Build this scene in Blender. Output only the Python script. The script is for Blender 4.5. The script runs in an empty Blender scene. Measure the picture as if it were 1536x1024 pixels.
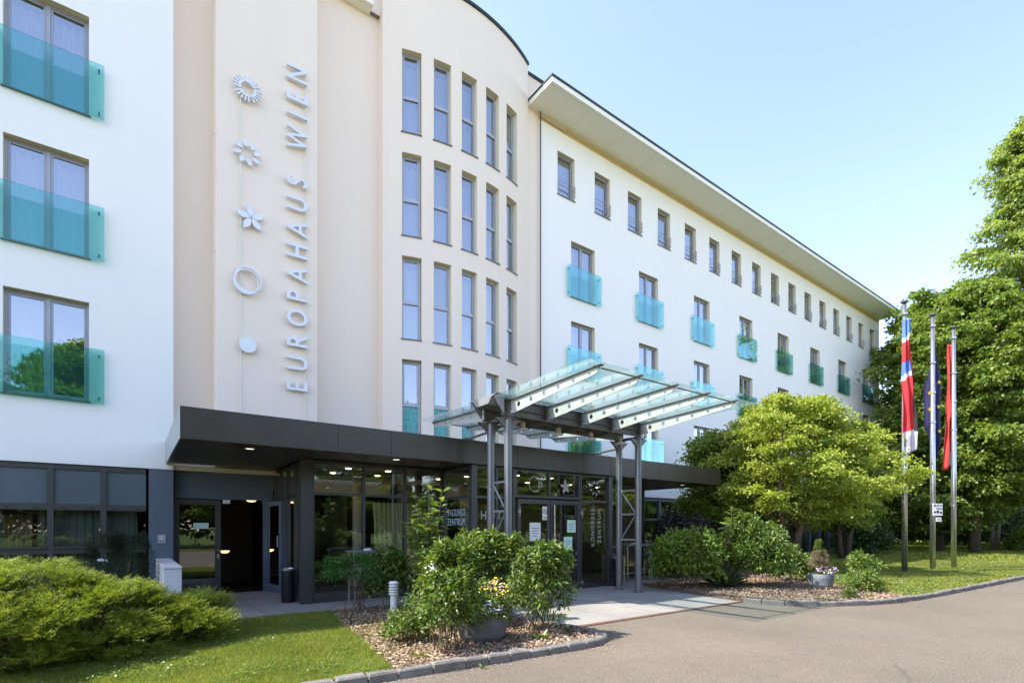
import bpy, math, random
import numpy as np
from mathutils import Vector, Matrix

random.seed(7)
RNG = np.random.default_rng(11)
SC = bpy.context.scene
C = SC.collection
PI = math.pi

# ------------------------------------------------------------------ materials
def mat(name):
    m = bpy.data.materials.new(name); m.use_nodes = True
    nt = m.node_tree
    b = nt.nodes.get('Principled BSDF')
    return m, nt, b

def coords(nt, scale=(1, 1, 1), obj=True):
    tc = nt.nodes.new('ShaderNodeTexCoord'); mp = nt.nodes.new('ShaderNodeMapping')
    mp.inputs['Scale'].default_value = scale
    nt.links.new(tc.outputs['Object'], mp.inputs['Vector'])
    return mp.outputs['Vector']

def noise(nt, vec, scale, detail=5, rough=.6):
    n = nt.nodes.new('ShaderNodeTexNoise'); n.inputs['Scale'].default_value = scale
    n.inputs['Detail'].default_value = detail; n.inputs['Roughness'].default_value = rough
    nt.links.new(vec, n.inputs['Vector']); return n.outputs['Fac']

def ramp(nt, fac, stops):
    r = nt.nodes.new('ShaderNodeValToRGB'); e = r.color_ramp.elements
    while len(e) < len(stops): e.new(.5)
    for i, (p, c) in enumerate(stops):
        e[i].position = p; e[i].color = (*c, 1)
    nt.links.new(fac, r.inputs['Fac']); return r.outputs['Color']

def mixc(nt, fac, a, b, mode='MIX'):
    n = nt.nodes.new('ShaderNodeMix'); n.data_type = 'RGBA'; n.blend_type = mode
    for s, v in ((n.inputs['Factor'], fac), (n.inputs['A'], a), (n.inputs['B'], b)):
        if isinstance(v, (float, int)): s.default_value = v
        elif isinstance(v, tuple): s.default_value = (*v, 1)
        else: nt.links.new(v, s)
    return n.outputs['Result']

def bump(nt, b, h, strength=.3, dist=.01):
    n = nt.nodes.new('ShaderNodeBump'); n.inputs['Strength'].default_value = strength
    n.inputs['Distance'].default_value = dist
    nt.links.new(h, n.inputs['Height']); nt.links.new(n.outputs['Normal'], b.inputs['Normal'])

def simple(name, col, rough=.5, metal=0., var=.08, nscale=3., bmp=0., bscale=60., emis=None, spec=.5):
    m, nt, b = mat(name)
    v = coords(nt)
    n = noise(nt, v, nscale)
    lo = tuple(c*(1-var) for c in col); hi = tuple(min(1, c*(1+var)) for c in col)
    nt.links.new(ramp(nt, n, [(.3, lo), (.7, hi)]), b.inputs['Base Color'])
    b.inputs['Roughness'].default_value = rough; b.inputs['Metallic'].default_value = metal
    b.inputs['Specular IOR Level'].default_value = spec
    if bmp: bump(nt, b, noise(nt, v, bscale, 3), bmp, .004)
    if emis:
        b.inputs['Emission Color'].default_value = (*emis[0], 1); b.inputs['Emission Strength'].default_value = emis[1]
    return m

def stucco(name, col):
    m, nt, b = mat(name)
    v = coords(nt)
    big = noise(nt, v, .25, 4); st = noise(nt, coords(nt, (1.5, 1.5, .12)), 1.6, 5)
    c = mixc(nt, .5, ramp(nt, big, [(.3, tuple(x*.97 for x in col)), (.7, col)]),
             ramp(nt, st, [(.35, tuple(x*.975 for x in col)), (.6, col)]))
    nt.links.new(c, b.inputs['Base Color']); b.inputs['Roughness'].default_value = .9
    b.inputs['Specular IOR Level'].default_value = .15
    bump(nt, b, noise(nt, v, 140, 4), .35, .004)
    return m

def glass(name, tint, base=.1, gain=1., ior=1.6, solid=False, rough=0., body=None):
    m, nt, b = mat(name); nt.nodes.remove(b)
    out = nt.nodes['Material Output']
    tr = nt.nodes.new('ShaderNodeBsdfTransparent'); tr.inputs['Color'].default_value = (*tint, 1)
    gl = nt.nodes.new('ShaderNodeBsdfGlossy'); gl.inputs['Roughness'].default_value = rough
    gl.inputs['Color'].default_value = (.93, .96, 1, 1)
    fr = nt.nodes.new('ShaderNodeFresnel'); fr.inputs['IOR'].default_value = ior
    ma = nt.nodes.new('ShaderNodeMath'); ma.operation = 'MULTIPLY_ADD'; ma.use_clamp = True
    ma.inputs[1].default_value = gain; ma.inputs[2].default_value = base
    nt.links.new(fr.outputs['Fac'], ma.inputs[0])
    # slight waviness of float glass
    v = coords(nt); n = noise(nt, v, 1.3, 2)
    bu = nt.nodes.new('ShaderNodeBump'); bu.inputs['Strength'].default_value = .04; bu.inputs['Distance'].default_value = .02
    nt.links.new(n, bu.inputs['Height']); nt.links.new(bu.outputs['Normal'], gl.inputs['Normal'])
    mx = nt.nodes.new('ShaderNodeMixShader')
    under = tr.outputs[0]
    if body:
        df = nt.nodes.new('ShaderNodeBsdfTranslucent' if len(body) > 2 else 'ShaderNodeBsdfDiffuse'); df.inputs['Color'].default_value = (*body[0], 1)
        m0 = nt.nodes.new('ShaderNodeMixShader'); m0.inputs[0].default_value = body[1]
        nt.links.new(tr.outputs[0], m0.inputs[1]); nt.links.new(df.outputs[0], m0.inputs[2]); under = m0.outputs[0]
    nt.links.new(ma.outputs[0], mx.inputs[0]); nt.links.new(under, mx.inputs[1]); nt.links.new(gl.outputs[0], mx.inputs[2])
    nt.links.new(mx.outputs[0], out.inputs['Surface'])
    return m

def foliage(name, stops, trans=.35, rough=.5, tcol=None, spec=.4):
    m, nt, b = mat(name)
    g = nt.nodes.new('ShaderNodeNewGeometry')
    v = coords(nt); n = noise(nt, v, 1.1, 3)
    mm = nt.nodes.new('ShaderNodeMath'); mm.operation = 'MULTIPLY_ADD'
    mm.inputs[1].default_value = .6; nt.links.new(g.outputs['Random Per Island'], mm.inputs[0])
    m2 = nt.nodes.new('ShaderNodeMath'); m2.operation = 'MULTIPLY'; m2.inputs[1].default_value = .4
    nt.links.new(n, m2.inputs[0]); nt.links.new(m2.outputs[0], mm.inputs[2])
    col = ramp(nt, mm.outputs[0], stops)
    nt.links.new(col, b.inputs['Base Color']); b.inputs['Roughness'].default_value = rough
    b.inputs['Specular IOR Level'].default_value = spec
    t = nt.nodes.new('ShaderNodeBsdfTranslucent')
    tc = mixc(nt, 1., col, tcol or (1.25, 1.25, .5), 'MULTIPLY'); nt.links.new(tc, t.inputs['Color'])
    mx = nt.nodes.new('ShaderNodeMixShader'); mx.inputs[0].default_value = trans
    out = nt.nodes['Material Output']
    nt.links.new(b.outputs[0], mx.inputs[1]); nt.links.new(t.outputs[0], mx.inputs[2]); nt.links.new(mx.outputs[0], out.inputs['Surface'])
    return m

M = {}
M['white'] = stucco('white_stucco', (.93, .91, .85))
M['beige'] = stucco('beige_stucco', (.90, .775, .645))
M['beige_panel'] = stucco('beige_panel_stucco', (.92, .795, .665))
M['reveal'] = stucco('cream_reveal', (.88, .80, .58))
M['ochre'] = stucco('ochre_band', (.78, .61, .32))
M['soffit'] = stucco('eave_soffit', (.95, .93, .82))
M['roof'] = simple('dark_roof_edge', (.035, .045, .04), .4, .5)
M['dark'] = simple('anthracite_metal', (.072, .064, .050), .36, .5, .10, 1.2)
M['return_sheen'] = simple('return_painted_sheen', (.42, .44, .46), .3, .5, .05, 2)  # fascia side: grazing reflection of sky and wall painted in as paler colour
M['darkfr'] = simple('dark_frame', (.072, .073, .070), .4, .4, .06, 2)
M['bluegrey'] = simple('blue_grey_panel', (.105, .13, .165), .5, 0., .08, 1.5)
M['greypanel'] = simple('grey_panel', (.10, .125, .145), .3, 0., .1, 1.5)
M['frame'] = simple('grey_window_frame', (.36, .37, .40), .4, .3, .05)
M['framel'] = simple('light_window_frame', (.45, .46, .50), .4, .3, .05)
M['sill'] = simple('metal_sill', (.17, .17, .17), .4, .6)
M['pane'] = glass('window_glass', (.86, .90, .96), .34, 1.25)
M['pane_dark'] = glass('shopfront_glass', (.78, .81, .74), .10, 1.1)
M['teal'] = glass('teal_glass', (.65, .895, .865), .02, .40, body=((.30, .72, .66), .03))
M['pane_gf'] = glass('ground_floor_glass', (.8, .84, .82), .05, .9)
M['canglass'] = glass('canopy_glass', (.92, .985, .97), .02, .45, body=((.72, .93, .88), .055, 1))
M['film'] = simple('green_patterned_film', (.12, .40, .38), .3, 0, .9, 40)
M['steelcol'] = simple('column_paint', (.17, .18, .19), .3, .35, .1, 4)
M['ribm'] = simple('galvanised_rib', (.62, .63, .61), .4, .1, .12, 6)
M['steel'] = simple('grey_painted_steel', (.30, .31, .32), .35, .25, .1, 4)
M['steeld'] = simple('beam_steel', (.16, .155, .145), .45, .3, .12, 5)
M['signm'] = simple('sign_metal', (.78, .78, .78), .4, .2, .04)
M['rod'] = simple('cream_rod', (.75, .74, .62), .5)
M['alu'] = simple('brushed_pole', (.50, .50, .51), .25, .85, .1, 6)
M['black'] = simple('black_metal', (.012, .012, .013), .35, .2)
M['bolt'] = simple('bolt_metal', (.12, .13, .13), .3, .9)
M['curtain'] = foliage('sheer_curtain', [(0, (.72, .74, .82)), (1, (.80, .82, .86))], .35, .9, (1, 1, 1), .05)
M['curtain_g'] = foliage('green_curtain', [(0, (.40, .48, .42)), (1, (.46, .54, .47))], .4, .9, (1, 1, 1), .05)
M['curtain_y'] = simple('yellow_curtain', (.62, .52, .26), .9, 0, .1)
M['curtain_p'] = simple('pale_green_curtain', (.52, .62, .45), .9, 0, .25, 9)
M['inwall'] = simple('interior_wall', (.24, .20, .15), .8)
M['inwood'] = simple('interior_wood', (.028, .012, .007), .5, 0, .4, 2)
M['incolumn'] = simple('interior_column', (.45, .42, .38), .8)
M['ceil'] = simple('interior_ceiling', (.3, .29, .27), .8)
M['lamp'] = simple('warm_lamp', (.9, .8, .6), .5, emis=((1, .66, .28), .55))
M['lampw'] = simple('downlight', (.9, .9, .85), .5, emis=((1, .86, .62), .5))
M['lampi'] = simple('indoor_downlight', (.9, .9, .85), .5, emis=((1, .80, .55), 6.))
M['lampd'] = simple('lamp_disc', (.8, .8, .76), .4)
M['lampbody'] = simple('lamp_housing', (.42, .36, .27), .5)
M['bulb'] = simple('white_bollard_paint', (.74, .76, .74), .35, 0, .05)
M['paper'] = simple('paper', (.80, .80, .78), .8)
M['paperg'] = simple('green_paper', (.58, .80, .72), .8)
M['ink'] = simple('ink', (.03, .03, .03), .8)
M['letterb'] = simple('pale_blue_lettering', (.50, .66, .76), .6)
M['letterg'] = simple('grey_lettering', (.40, .40, .37), .6)
M['decal'] = simple('frosted_decal', (.42, .44, .42), .7)
M['wood'] = simple('pale_wood', (.55, .47, .28), .5, 0, .15, 8)
M['tabletop'] = simple('table_top_grey', (.13, .14, .15), .35)
M['bark'] = simple('bark', (.10, .075, .052), .9, 0, .5, 9, .8, 25)
M['barkl'] = simple('pale_bark', (.26, .21, .165), .9, 0, .4, 9, .6, 30)
M['stem'] = simple('green_brown_stem', (.13, .11, .05), .8, 0, .3, 9)
M['red'] = simple('red_cloth', (.62, .028, .035), .8, 0, .08)
M['redl'] = simple('light_red_cloth', (.45, .035, .03), .8, 0, .08)
M['bluec'] = simple('blue_cloth', (.10, .20, .60), .8, 0, .08)
M['navy'] = simple('navy_cloth', (.014, .014, .075), .8, 0, .1)
M['blackc'] = simple('black_cloth', (.02, .022, .022), .85)
M['whitec'] = simple('white_cloth', (.66, .64, .66), .8, 0, .06)
M['greyc'] = simple('grey_cloth', (.30, .29, .33), .8, 0, .1)
M['yellow'] = simple('yellow_petal', (.86, .62, .03), .6, 0, .1)
M['petalw'] = simple('white_petal', (.80, .80, .78), .6, 0, .05)
M['petalp'] = simple('purple_petal', (.20, .10, .50), .6, 0, .2)
M['petalo'] = simple('orange_petal', (.80, .28, .05), .6, 0, .2)
M['petalk'] = simple('pink_petal', (.70, .42, .52), .6, 0, .2)
M['tealtag'] = simple('teal_plastic', (.05, .50, .50), .4)
M['rust'] = simple('rusty_drain', (.15, .075, .05), .8, .2, .5, 20)
M['concrete'] = simple('rough_concrete', (.62, .60, .59), .9, 0, .12, 3, .5, 40)
M['planter'] = simple('dark_planter', (.10, .10, .105), .7, 0, .15, 6, .3, 40)
M['planterg'] = simple('weathered_grey_planter', (.17, .19, .20), .8, 0, .4, 7, .5, 30)
M['orange'] = simple('orange_plastic', (.80, .18, .03), .4)

def ground_mats():
    # asphalt
    m, nt, b = mat('asphalt'); v = coords(nt)
    fine = noise(nt, v, 48, 6, .8); med = noise(nt, v, 7, 5); big = noise(nt, v, .35, 5)
    c1 = ramp(nt, fine, [(.32, (.060, .051, .040)), (.5, (.158, .137, .108)), (.68, (.30, .264, .212))])
    c2 = ramp(nt, big, [(.35, (.86, .85, .84)), (.65, (1.06, 1.05, 1.04))])
    c3 = ramp(nt, med, [(.35, (.90, .90, .90)), (.7, (1.05, 1.04, 1.03))])
    c = mixc(nt, 1., mixc(nt, 1., c1, c2, 'MULTIPLY'), c3, 'MULTIPLY')
    vo = nt.nodes.new('ShaderNodeTexVoronoi'); vo.inputs['Scale'].default_value = 55
    nt.links.new(v, vo.inputs['Vector'])
    sp = ramp(nt, vo.outputs['Distance'], [(.06, (.5, .5, .5)), (.16, (1, 1, 1))])
    c = mixc(nt, .8, c, sp, 'MULTIPLY')
    v2 = nt.nodes.new('ShaderNodeTexVoronoi'); v2.feature = 'DISTANCE_TO_EDGE'; v2.inputs['Scale'].default_value = .33
    wn = nt.nodes.new('ShaderNodeMix'); wn.data_type = 'RGBA'; wn.inputs['Factor'].default_value = .22
    n2 = nt.nodes.new('ShaderNodeTexNoise'); n2.inputs['Scale'].default_value = 1.6; n2.inputs['Detail'].default_value = 6; nt.links.new(v, n2.inputs['Vector'])
    nt.links.new(v, wn.inputs['A']); nt.links.new(n2.outputs['Color'], wn.inputs['B']); nt.links.new(wn.outputs['Result'], v2.inputs['Vector'])
    ck = ramp(nt, v2.outputs['Distance'], [(0., (.70, .69, .68)), (.006, (1, 1, 1))])
    c = mixc(nt, ramp(nt, noise(nt, v, .5, 2), [(.5, (0, 0, 0)), (.6, (1, 1, 1))]), c, mixc(nt, 1., c, ck, 'MULTIPLY'))
    nt.links.new(c, b.inputs['Base Color']); b.inputs['Roughness'].default_value = .92
    b.inputs['Specular IOR Level'].default_value = .2
    bump(nt, b, fine, .7, .006); M['asphalt'] = m
    # concrete paving with joints
    m, nt, b = mat('paving'); v = coords(nt)
    big = noise(nt, v, .9, 6); fine = noise(nt, v, 60, 3)
    br = nt.nodes.new('ShaderNodeTexBrick'); br.offset = 0; br.inputs['Scale'].default_value = 1
    br.inputs['Mortar Size'].default_value = .007; br.inputs['Brick Width'].default_value = 1.02; br.inputs['Row Height'].default_value = 1.02
    br.inputs['Color1'].default_value = (.29, .275, .255, 1); br.inputs['Color2'].default_value = (.255, .245, .23, 1)
    br.inputs['Mortar'].default_value = (.10, .095, .085, 1)
    nt.links.new(v, br.inputs['Vector'])
    c = mixc(nt, 1., br.outputs['Color'], ramp(nt, big, [(.3, (.80, .79, .78)), (.7, (1.12, 1.1, 1.07))]), 'MULTIPLY')
    c = mixc(nt, .5, c, ramp(nt, fine, [(.3, (.75, .75, .75)), (.7, (1.15, 1.15, 1.15))]), 'MULTIPLY')
    nt.links.new(c, b.inputs['Base Color']); b.inputs['Roughness'].default_value = .85
    bump(nt, b, fine, .3, .003); M['paving'] = m
    # soil / turf under the blades
    m, nt, b = mat('turf'); v = coords(nt)
    n = noise(nt, v, 2.2, 6); f = noise(nt, v, 45, 4)
    c = mixc(nt, .6, ramp(nt, n, [(.3, (.045, .085, .014)), (.7, (.10, .15, .028))]),
             ramp(nt, f, [(.3, (.03, .06, .01)), (.7, (.15, .20, .04))]))
    nt.links.new(c, b.inputs['Base Color']); b.inputs['Roughness'].default_value = .95
    b.inputs['Specular IOR Level'].default_value = .1
    bump(nt, b, f, .8, .03); M['turf'] = m
    m, nt, b = mat('mulch_soil'); v = coords(nt)
    f = noise(nt, v, 30, 5, .7)
    nt.links.new(ramp(nt, f, [(.3, (.05, .03, .02)), (.55, (.19, .125, .085)), (.75, (.34, .25, .18))]), b.inputs['Base Color'])
    b.inputs['Roughness'].default_value = .95; bump(nt, b, f, 1., .03); M['mulch'] = m
    m, nt, b = mat('granite'); v = coords(nt)
    f = noise(nt, v, 70, 4, .7); g = noise(nt, v, 4, 4)
    c = mixc(nt, .45, ramp(nt, f, [(.3, (.04, .038, .034)), (.5, (.16, .15, .135)), (.7, (.36, .335, .30))]),
             ramp(nt, g, [(.3, (.06, .056, .05)), (.7, (.27, .25, .22))]))
    nt.links.new(c, b.inputs['Base Color']); b.inputs['Roughness'].default_value = .9; bump(nt, b, f, .8, .01); M['granite'] = m
ground_mats()
M['chip'] = foliage('wood_chips', [(.15, (.11, .065, .042)), (.4, (.26, .17, .115)), (.65, (.42, .31, .22)), (.9, (.60, .50, .39))], 0., .9, (1, 1, 1), .1)
M['grass'] = foliage('grass_blades', [(.1, (.09, .13, .015)), (.4, (.19, .235, .03)), (.7, (.32, .34, .065)), (.95, (.50, .45, .19))], .4, .55)
M['f_tree'] = foliage('linden_leaves', [(.15, (.11, .17, .03)), (.5, (.24, .33, .08)), (.85, (.44, .50, .22))], .45)
M['f_tree2'] = foliage('broad_leaves', [(.15, (.07, .12, .018)), (.5, (.16, .24, .036)), (.85, (.30, .38, .08))], .45)
M['f_maple'] = foliage('yellow_green_leaves', [(.15, (.16, .21, .024)), (.5, (.32, .39, .06)), (.85, (.50, .55, .14))], .45)
M['f_dark'] = foliage('dark_green_leaves', [(.15, (.018, .045, .010)), (.5, (.035, .08, .016)), (.85, (.07, .13, .03))], .2)
M['f_yew'] = foliage('yew_needles', [(.15, (.010, .026, .010)), (.85, (.030, .06, .018))], .1)
M['f_juniper'] = foliage('juniper_needles', [(.15, (.07, .105, .012)), (.5, (.20, .26, .03)), (.85, (.42, .47, .085))], .3)
M['f_shrub'] = foliage('glossy_shrub_leaves', [(.15, (.05, .09, .014)), (.5, (.13, .20, .032)), (.85, (.30, .38, .09))], .32, .3)
M['f_shrub2'] = foliage('mid_green_leaves', [(.15, (.045, .085, .014)), (.5, (.11, .18, .03)), (.85, (.25, .33, .07))], .32, .35)
M['f_lacy'] = foliage('lacy_leaves', [(.15, (.03, .09, .016)), (.5, (.055, .15, .025)), (.85, (.10, .22, .045))], .35, .5)
M['f_large'] = foliage('large_pale_leaves', [(.12, (.07, .13, .025)), (.5, (.17, .26, .06)), (.8, (.32, .38, .12)), (.97, (.45, .22, .05))], .4, .4)
M['f_yucca'] = foliage('yucca_blades', [(.15, (.03, .065, .025)), (.85, (.11, .16, .07))], .15)
M['f_purple'] = foliage('purple_leaves', [(.15, (.022, .020, .018)), (.85, (.075, .062, .055))], .15)
M['f_heather'] = foliage('heather_sprigs', [(.15, (.14, .10, .06)), (.85, (.34, .25, .16))], .2)

# ------------------------------------------------------------------ mesh building
class MB:
    def __init__(s): s.v = []; s.f = []; s.m = []
    def quad(s, a, b, c, d, mi=0):
        n = len(s.v); s.v += [tuple(a), tuple(b), tuple(c), tuple(d)]; s.f.append((n, n+1, n+2, n+3)); s.m.append(mi)
    def poly(s, pts, mi=0):
        n = len(s.v); s.v += [tuple(p) for p in pts]; s.f.append(tuple(range(n, n+len(pts)))); s.m.append(mi)
    def box(s, x0, x1, y0, y1, z0, z1, mi=0):
        n = len(s.v)
        s.v += [(x, y, z) for z in (z0, z1) for y in (y0, y1) for x in (x0, x1)]
        for f in ((0, 2, 3, 1), (4, 5, 7, 6), (0, 1, 5, 4), (2, 6, 7, 3), (0, 4, 6, 2), (1, 3, 7, 5)):
            s.f.append(tuple(n+i for i in f)); s.m.append(mi)
        return s
    def bbox(s, x0, x1, y0, y1, z0, z1, r=.01, mi=0):
        """box with chamfered edges"""
        n = len(s.v); P = []
        for z, zi in ((z0, z0+r), (z1, z1-r)):
            for y, yi in ((y0, y0+r), (y1, y1-r)):
                for x, xi in ((x0, x0+r), (x1, x1-r)):
                    P += [(x, yi, zi), (xi, y, zi), (xi, yi, z)]
        s.v += P
        I = lambda c, a: n + c*3 + a      # corner index = x + 2y + 4z ; a axis of the face
        def F(*q): s.f.append(tuple(q)); s.m.append(mi)
        F(I(0, 0), I(4, 0), I(6, 0), I(2, 0)); F(I(1, 0), I(3, 0), I(7, 0), I(5, 0))
        F(I(0, 1), I(1, 1), I(5, 1), I(4, 1)); F(I(2, 1), I(6, 1), I(7, 1), I(3, 1))
        F(I(0, 2), I(2, 2), I(3, 2), I(1, 2)); F(I(4, 2), I(5, 2), I(7, 2), I(6, 2))
        for a, b_, p, q in ((0, 4, 0, 1), (1, 5, 0, 1), (2, 6, 0, 1), (3, 7, 0, 1), (0, 2, 0, 2), (1, 3, 0, 2), (4, 6, 0, 2), (5, 7, 0, 2), (0, 1, 1, 2), (2, 3, 1, 2), (4, 5, 1, 2), (6, 7, 1, 2)):
            F(I(a, p), I(b_, p), I(b_, q), I(a, q))
        for c in range(8): F(I(c, 0), I(c, 1), I(c, 2))
        return s
    def tube(s, pts, rads, n=8, mi=0, caps=True):
        pts = [Vector(p) for p in pts]
        if not hasattr(rads, '__len__'): rads = [rads]*len(pts)
        base = len(s.v); up = Vector((0, 0, 1)); prev = None
        for i, p in enumerate(pts):
            d = (pts[min(i+1, len(pts)-1)] - pts[max(i-1, 0)])
            d = d.normalized() if d.length > 1e-9 else Vector((0, 0, 1))
            if prev is None:
                a = d.cross(up if abs(d.z) < .95 else Vector((1, 0, 0))).normalized()
            else:
                a = (prev - d*prev.dot(d)); a = a.normalized() if a.length > 1e-6 else d.orthogonal().normalized()
            prev = a; b = d.cross(a)
            for k in range(n):
                t = 2*PI*k/n; s.v.append(tuple(p + (a*math.cos(t) + b*math.sin(t))*rads[i]))
        for i in range(len(pts)-1):
            for k in range(n):
                k2 = (k+1) % n; o = base+i*n
                s.f.append((o+k, o+k2, o+n+k2, o+n+k)); s.m.append(mi)
        if caps:
            s.f.append(tuple(base+n-1-k for k in range(n))); s.m.append(mi)
            o = base+(len(pts)-1)*n; s.f.append(tuple(o+k for k in range(n))); s.m.append(mi)
        return s
    def lathe(s, prof, cx=0, cy=0, n=24, mi=0, cap=True):
        base = len(s.v)
        for r, z in prof:
            for k in range(n):
                t = 2*PI*k/n; s.v.append((cx+r*math.cos(t), cy+r*math.sin(t), z))
        for i in range(len(prof)-1):
            for k in range(n):
                k2 = (k+1) % n; o = base+i*n
                s.f.append((o+k, o+k2, o+n+k2, o+n+k)); s.m.append(mi)
        if cap:
            s.f.append(tuple(base+n-1-k for k in range(n))); s.m.append(mi)
            o = base+(len(prof)-1)*n; s.f.append(tuple(o+k for k in range(n))); s.m.append(mi)
        return s
    def prism(s, outline, y0, y1, mi=0):
        """outline of (x,z) points extruded from y0 to y1"""
        n = len(outline)
        s.poly([(x, y0, z) for x, z in outline], mi); s.poly([(x, y1, z) for x, z in reversed(outline)], mi)
        for i in range(n):
            (x, z), (X, Z) = outline[i], outline[(i+1) % n]
            s.quad((x, y0, z), (x, y1, z), (X, y1, Z), (X, y0, Z), mi)
        return s
    def build(s, name, mats, parent=None, loc=(0, 0, 0), off=None, smooth=False, rz=0):
        if not isinstance(mats, (list, tuple)): mats = [mats]
        me = bpy.data.meshes.new(name)
        v = s.v
        if off is not None: v = [(a-off[0], b-off[1], c-off[2]) for a, b, c in v]
        me.from_pydata(v, [], s.f)
        for m in mats: me.materials.append(m)
        if len(mats) > 1: me.polygons.foreach_set('material_index', s.m)
        if smooth:
            me.polygons.foreach_set('use_smooth', [True]*len(me.polygons))
        me.update()
        return link(me, name, parent, loc, rz)

def link(me, name, parent=None, loc=(0, 0, 0), rz=0):
    o = bpy.data.objects.new(name, me); C.objects.link(o); o.location = loc; o.rotation_euler = (0, 0, rz)
    if parent is not None: o.parent = parent
    return o
def tag(o, label=None, cat=None, group=None, kind=None):
    if label: o['label'] = label
    if cat: o['category'] = cat
    if group: o['group'] = group
    if kind: o['kind'] = kind
    return o
def thing(name, label, cat, loc=(0, 0, 0), rz=0, group=None):
    o = bpy.data.objects.new(name, None); C.objects.link(o); o.location = loc; o.rotation_euler = (0, 0, rz)
    o.empty_display_size = .2
    return tag(o, label, cat, group)
def copy_tree(o, parent=None):
    c = o.copy(); C.objects.link(c)
    if parent is not None: c.parent = parent
    for ch in [x for x in C.objects if x.parent == o]: copy_tree(ch, c)
    return c
def struct(o): o['kind'] = 'structure'; return o

def np_mesh(name, verts, quads, mt, parent=None, loc=(0, 0, 0), smooth=False):
    me = bpy.data.meshes.new(name)
    verts = np.ascontiguousarray(verts, dtype=np.float32); nf, k = quads.shape
    me.vertices.add(len(verts)); me.vertices.foreach_set('co', verts.ravel())
    me.loops.add(nf*k); me.loops.foreach_set('vertex_index', quads.astype(np.int32).ravel())
    me.polygons.add(nf); me.polygons.foreach_set('loop_start', np.arange(0, nf*k, k, dtype=np.int32))
    me.polygons.foreach_set('loop_total', np.full(nf, k, dtype=np.int32))
    mts = mt if isinstance(mt, (list, tuple)) else [mt]
    for m in mts: me.materials.append(m)
    me.update(calc_edges=True)
    return link(me, name, parent, loc)

def nrm(a): return a/np.maximum(np.linalg.norm(a, axis=1, keepdims=True), 1e-9)
def leaf_arrays(P, D, N, L, W, fold=.12, six=False):
    """one folded leaf per row: P base, D axis, N rough normal, L length, W width"""
    D = nrm(D); S = nrm(np.cross(D, N)); N = np.cross(S, D)
    L = np.asarray(L).reshape(-1, 1); W = np.asarray(W).reshape(-1, 1)*.5
    n = len(P)
    if six:
        V = np.stack([P, P+D*L*.3+S*W+N*L*fold, P+D*L*.7+S*W*.75+N*L*fold*.6, P+D*L-N*L*.08,
                      P+D*L*.7-S*W*.75+N*L*fold*.6, P+D*L*.3-S*W+N*L*fold], 1).reshape(-1, 3)
        b = np.arange(n)[:, None]*6
        Q = np.concatenate([b+np.array([[0, 1, 2, 3]]), b+np.array([[0, 3, 4, 5]])], 0)
    else:
        V = np.stack([P, P+D*L*.45+S*W+N*L*fold, P+D*L, P+D*L*.45-S*W+N*L*fold], 1).reshape(-1, 3)
        Q = np.arange(n)[:, None]*4+np.array([[0, 1, 2, 3]])
    return V, Q

def rand_dirs(n, up=0.):
    d = RNG.normal(size=(n, 3)); d = nrm(d); d[:, 2] += up; return nrm(d)

def clump_leaves(centers, radii, per, L, W, flat=.5, droop=-.2, upn=1.2, six=False, fold=.12):
    """leaves scattered through flattened clumps"""
    k = len(centers); c = np.repeat(centers, per, 0); r = np.repeat(radii, per)[:, None]
    d = rand_dirs(k*per); rr = RNG.random((k*per, 1))**.5*np.where(RNG.random((k*per, 1)) < .18, 1.5, 1.)
    off = d*rr*r; off[:, 2] *= flat; off[:, 2] -= (off[:, 0]**2+off[:, 1]**2)/np.maximum(r[:, 0], 1e-3)*.25
    P = c+off
    D = nrm(off+RNG.normal(size=off.shape)*r*.5); D[:, 2] += droop
    N = nrm(RNG.normal(size=off.shape)*.55+np.array([0, 0, upn]))
    s = RNG.uniform(.65, 1.25, k*per)
    return leaf_arrays(P, D, N, L*s, W*s, fold, six)

# ------------------------------------------------------------------ camera, sun, sky
CAMZ = 1.6
cd = bpy.data.cameras.new('camera'); cam = bpy.data.objects.new('camera', cd); C.objects.link(cam)
cd.sensor_width = 36; cd.lens = 36*780/1536; cd.shift_y = .1826; cd.clip_end = 2000; cd.clip_start = .05
cam.location = (0, 0, CAMZ); cam.rotation_euler = (PI/2, 0, -math.atan2(573, 780))
SC.camera = cam
S = Vector((-2.75, 1.25, 4.2)).normalized()
sd = bpy.data.lights.new('sun', 'SUN'); sun = bpy.data.objects.new('sun', sd); C.objects.link(sun)
sd.energy = 2.75; sd.angle = math.radians(.55); sd.color = (1, .94, .84)
sun.rotation_euler = S.to_track_quat('Z', 'Y').to_euler()
w = bpy.data.worlds.new('World'); SC.world = w; w.use_nodes = True
sky = w.node_tree.nodes.new('ShaderNodeTexSky'); sky.sky_type = 'NISHITA'; sky.sun_disc = False
sky.sun_elevation = math.asin(S.z); sky.sun_rotation = math.atan2(S.x, S.y)
sky.air_density = 1.0; sky.dust_density = .45; sky.ozone_density = 1.9
tint = w.node_tree.nodes.new('ShaderNodeMix'); tint.data_type = 'RGBA'; tint.blend_type = 'MULTIPLY'
tint.inputs['Factor'].default_value = 1; tint.inputs['B'].default_value = (1.07, .915, .88, 1)
w.node_tree.links.new(sky.outputs[0], tint.inputs['A'])
w.node_tree.links.new(tint.outputs['Result'], w.node_tree.nodes['Background'].inputs[0])
w.node_tree.nodes['Background'].inputs[1].default_value = .15
SC.view_settings.view_transform = 'Standard'; SC.view_settings.look = 'None'
SC.view_settings.exposure = 1.95; SC.view_settings.gamma = 1
SC.cycles.max_bounces = 10; SC.cycles.transparent_max_bounces = 24; SC.cycles.caustics_reflective = False
SC.cycles.caustics_refractive = False

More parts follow.
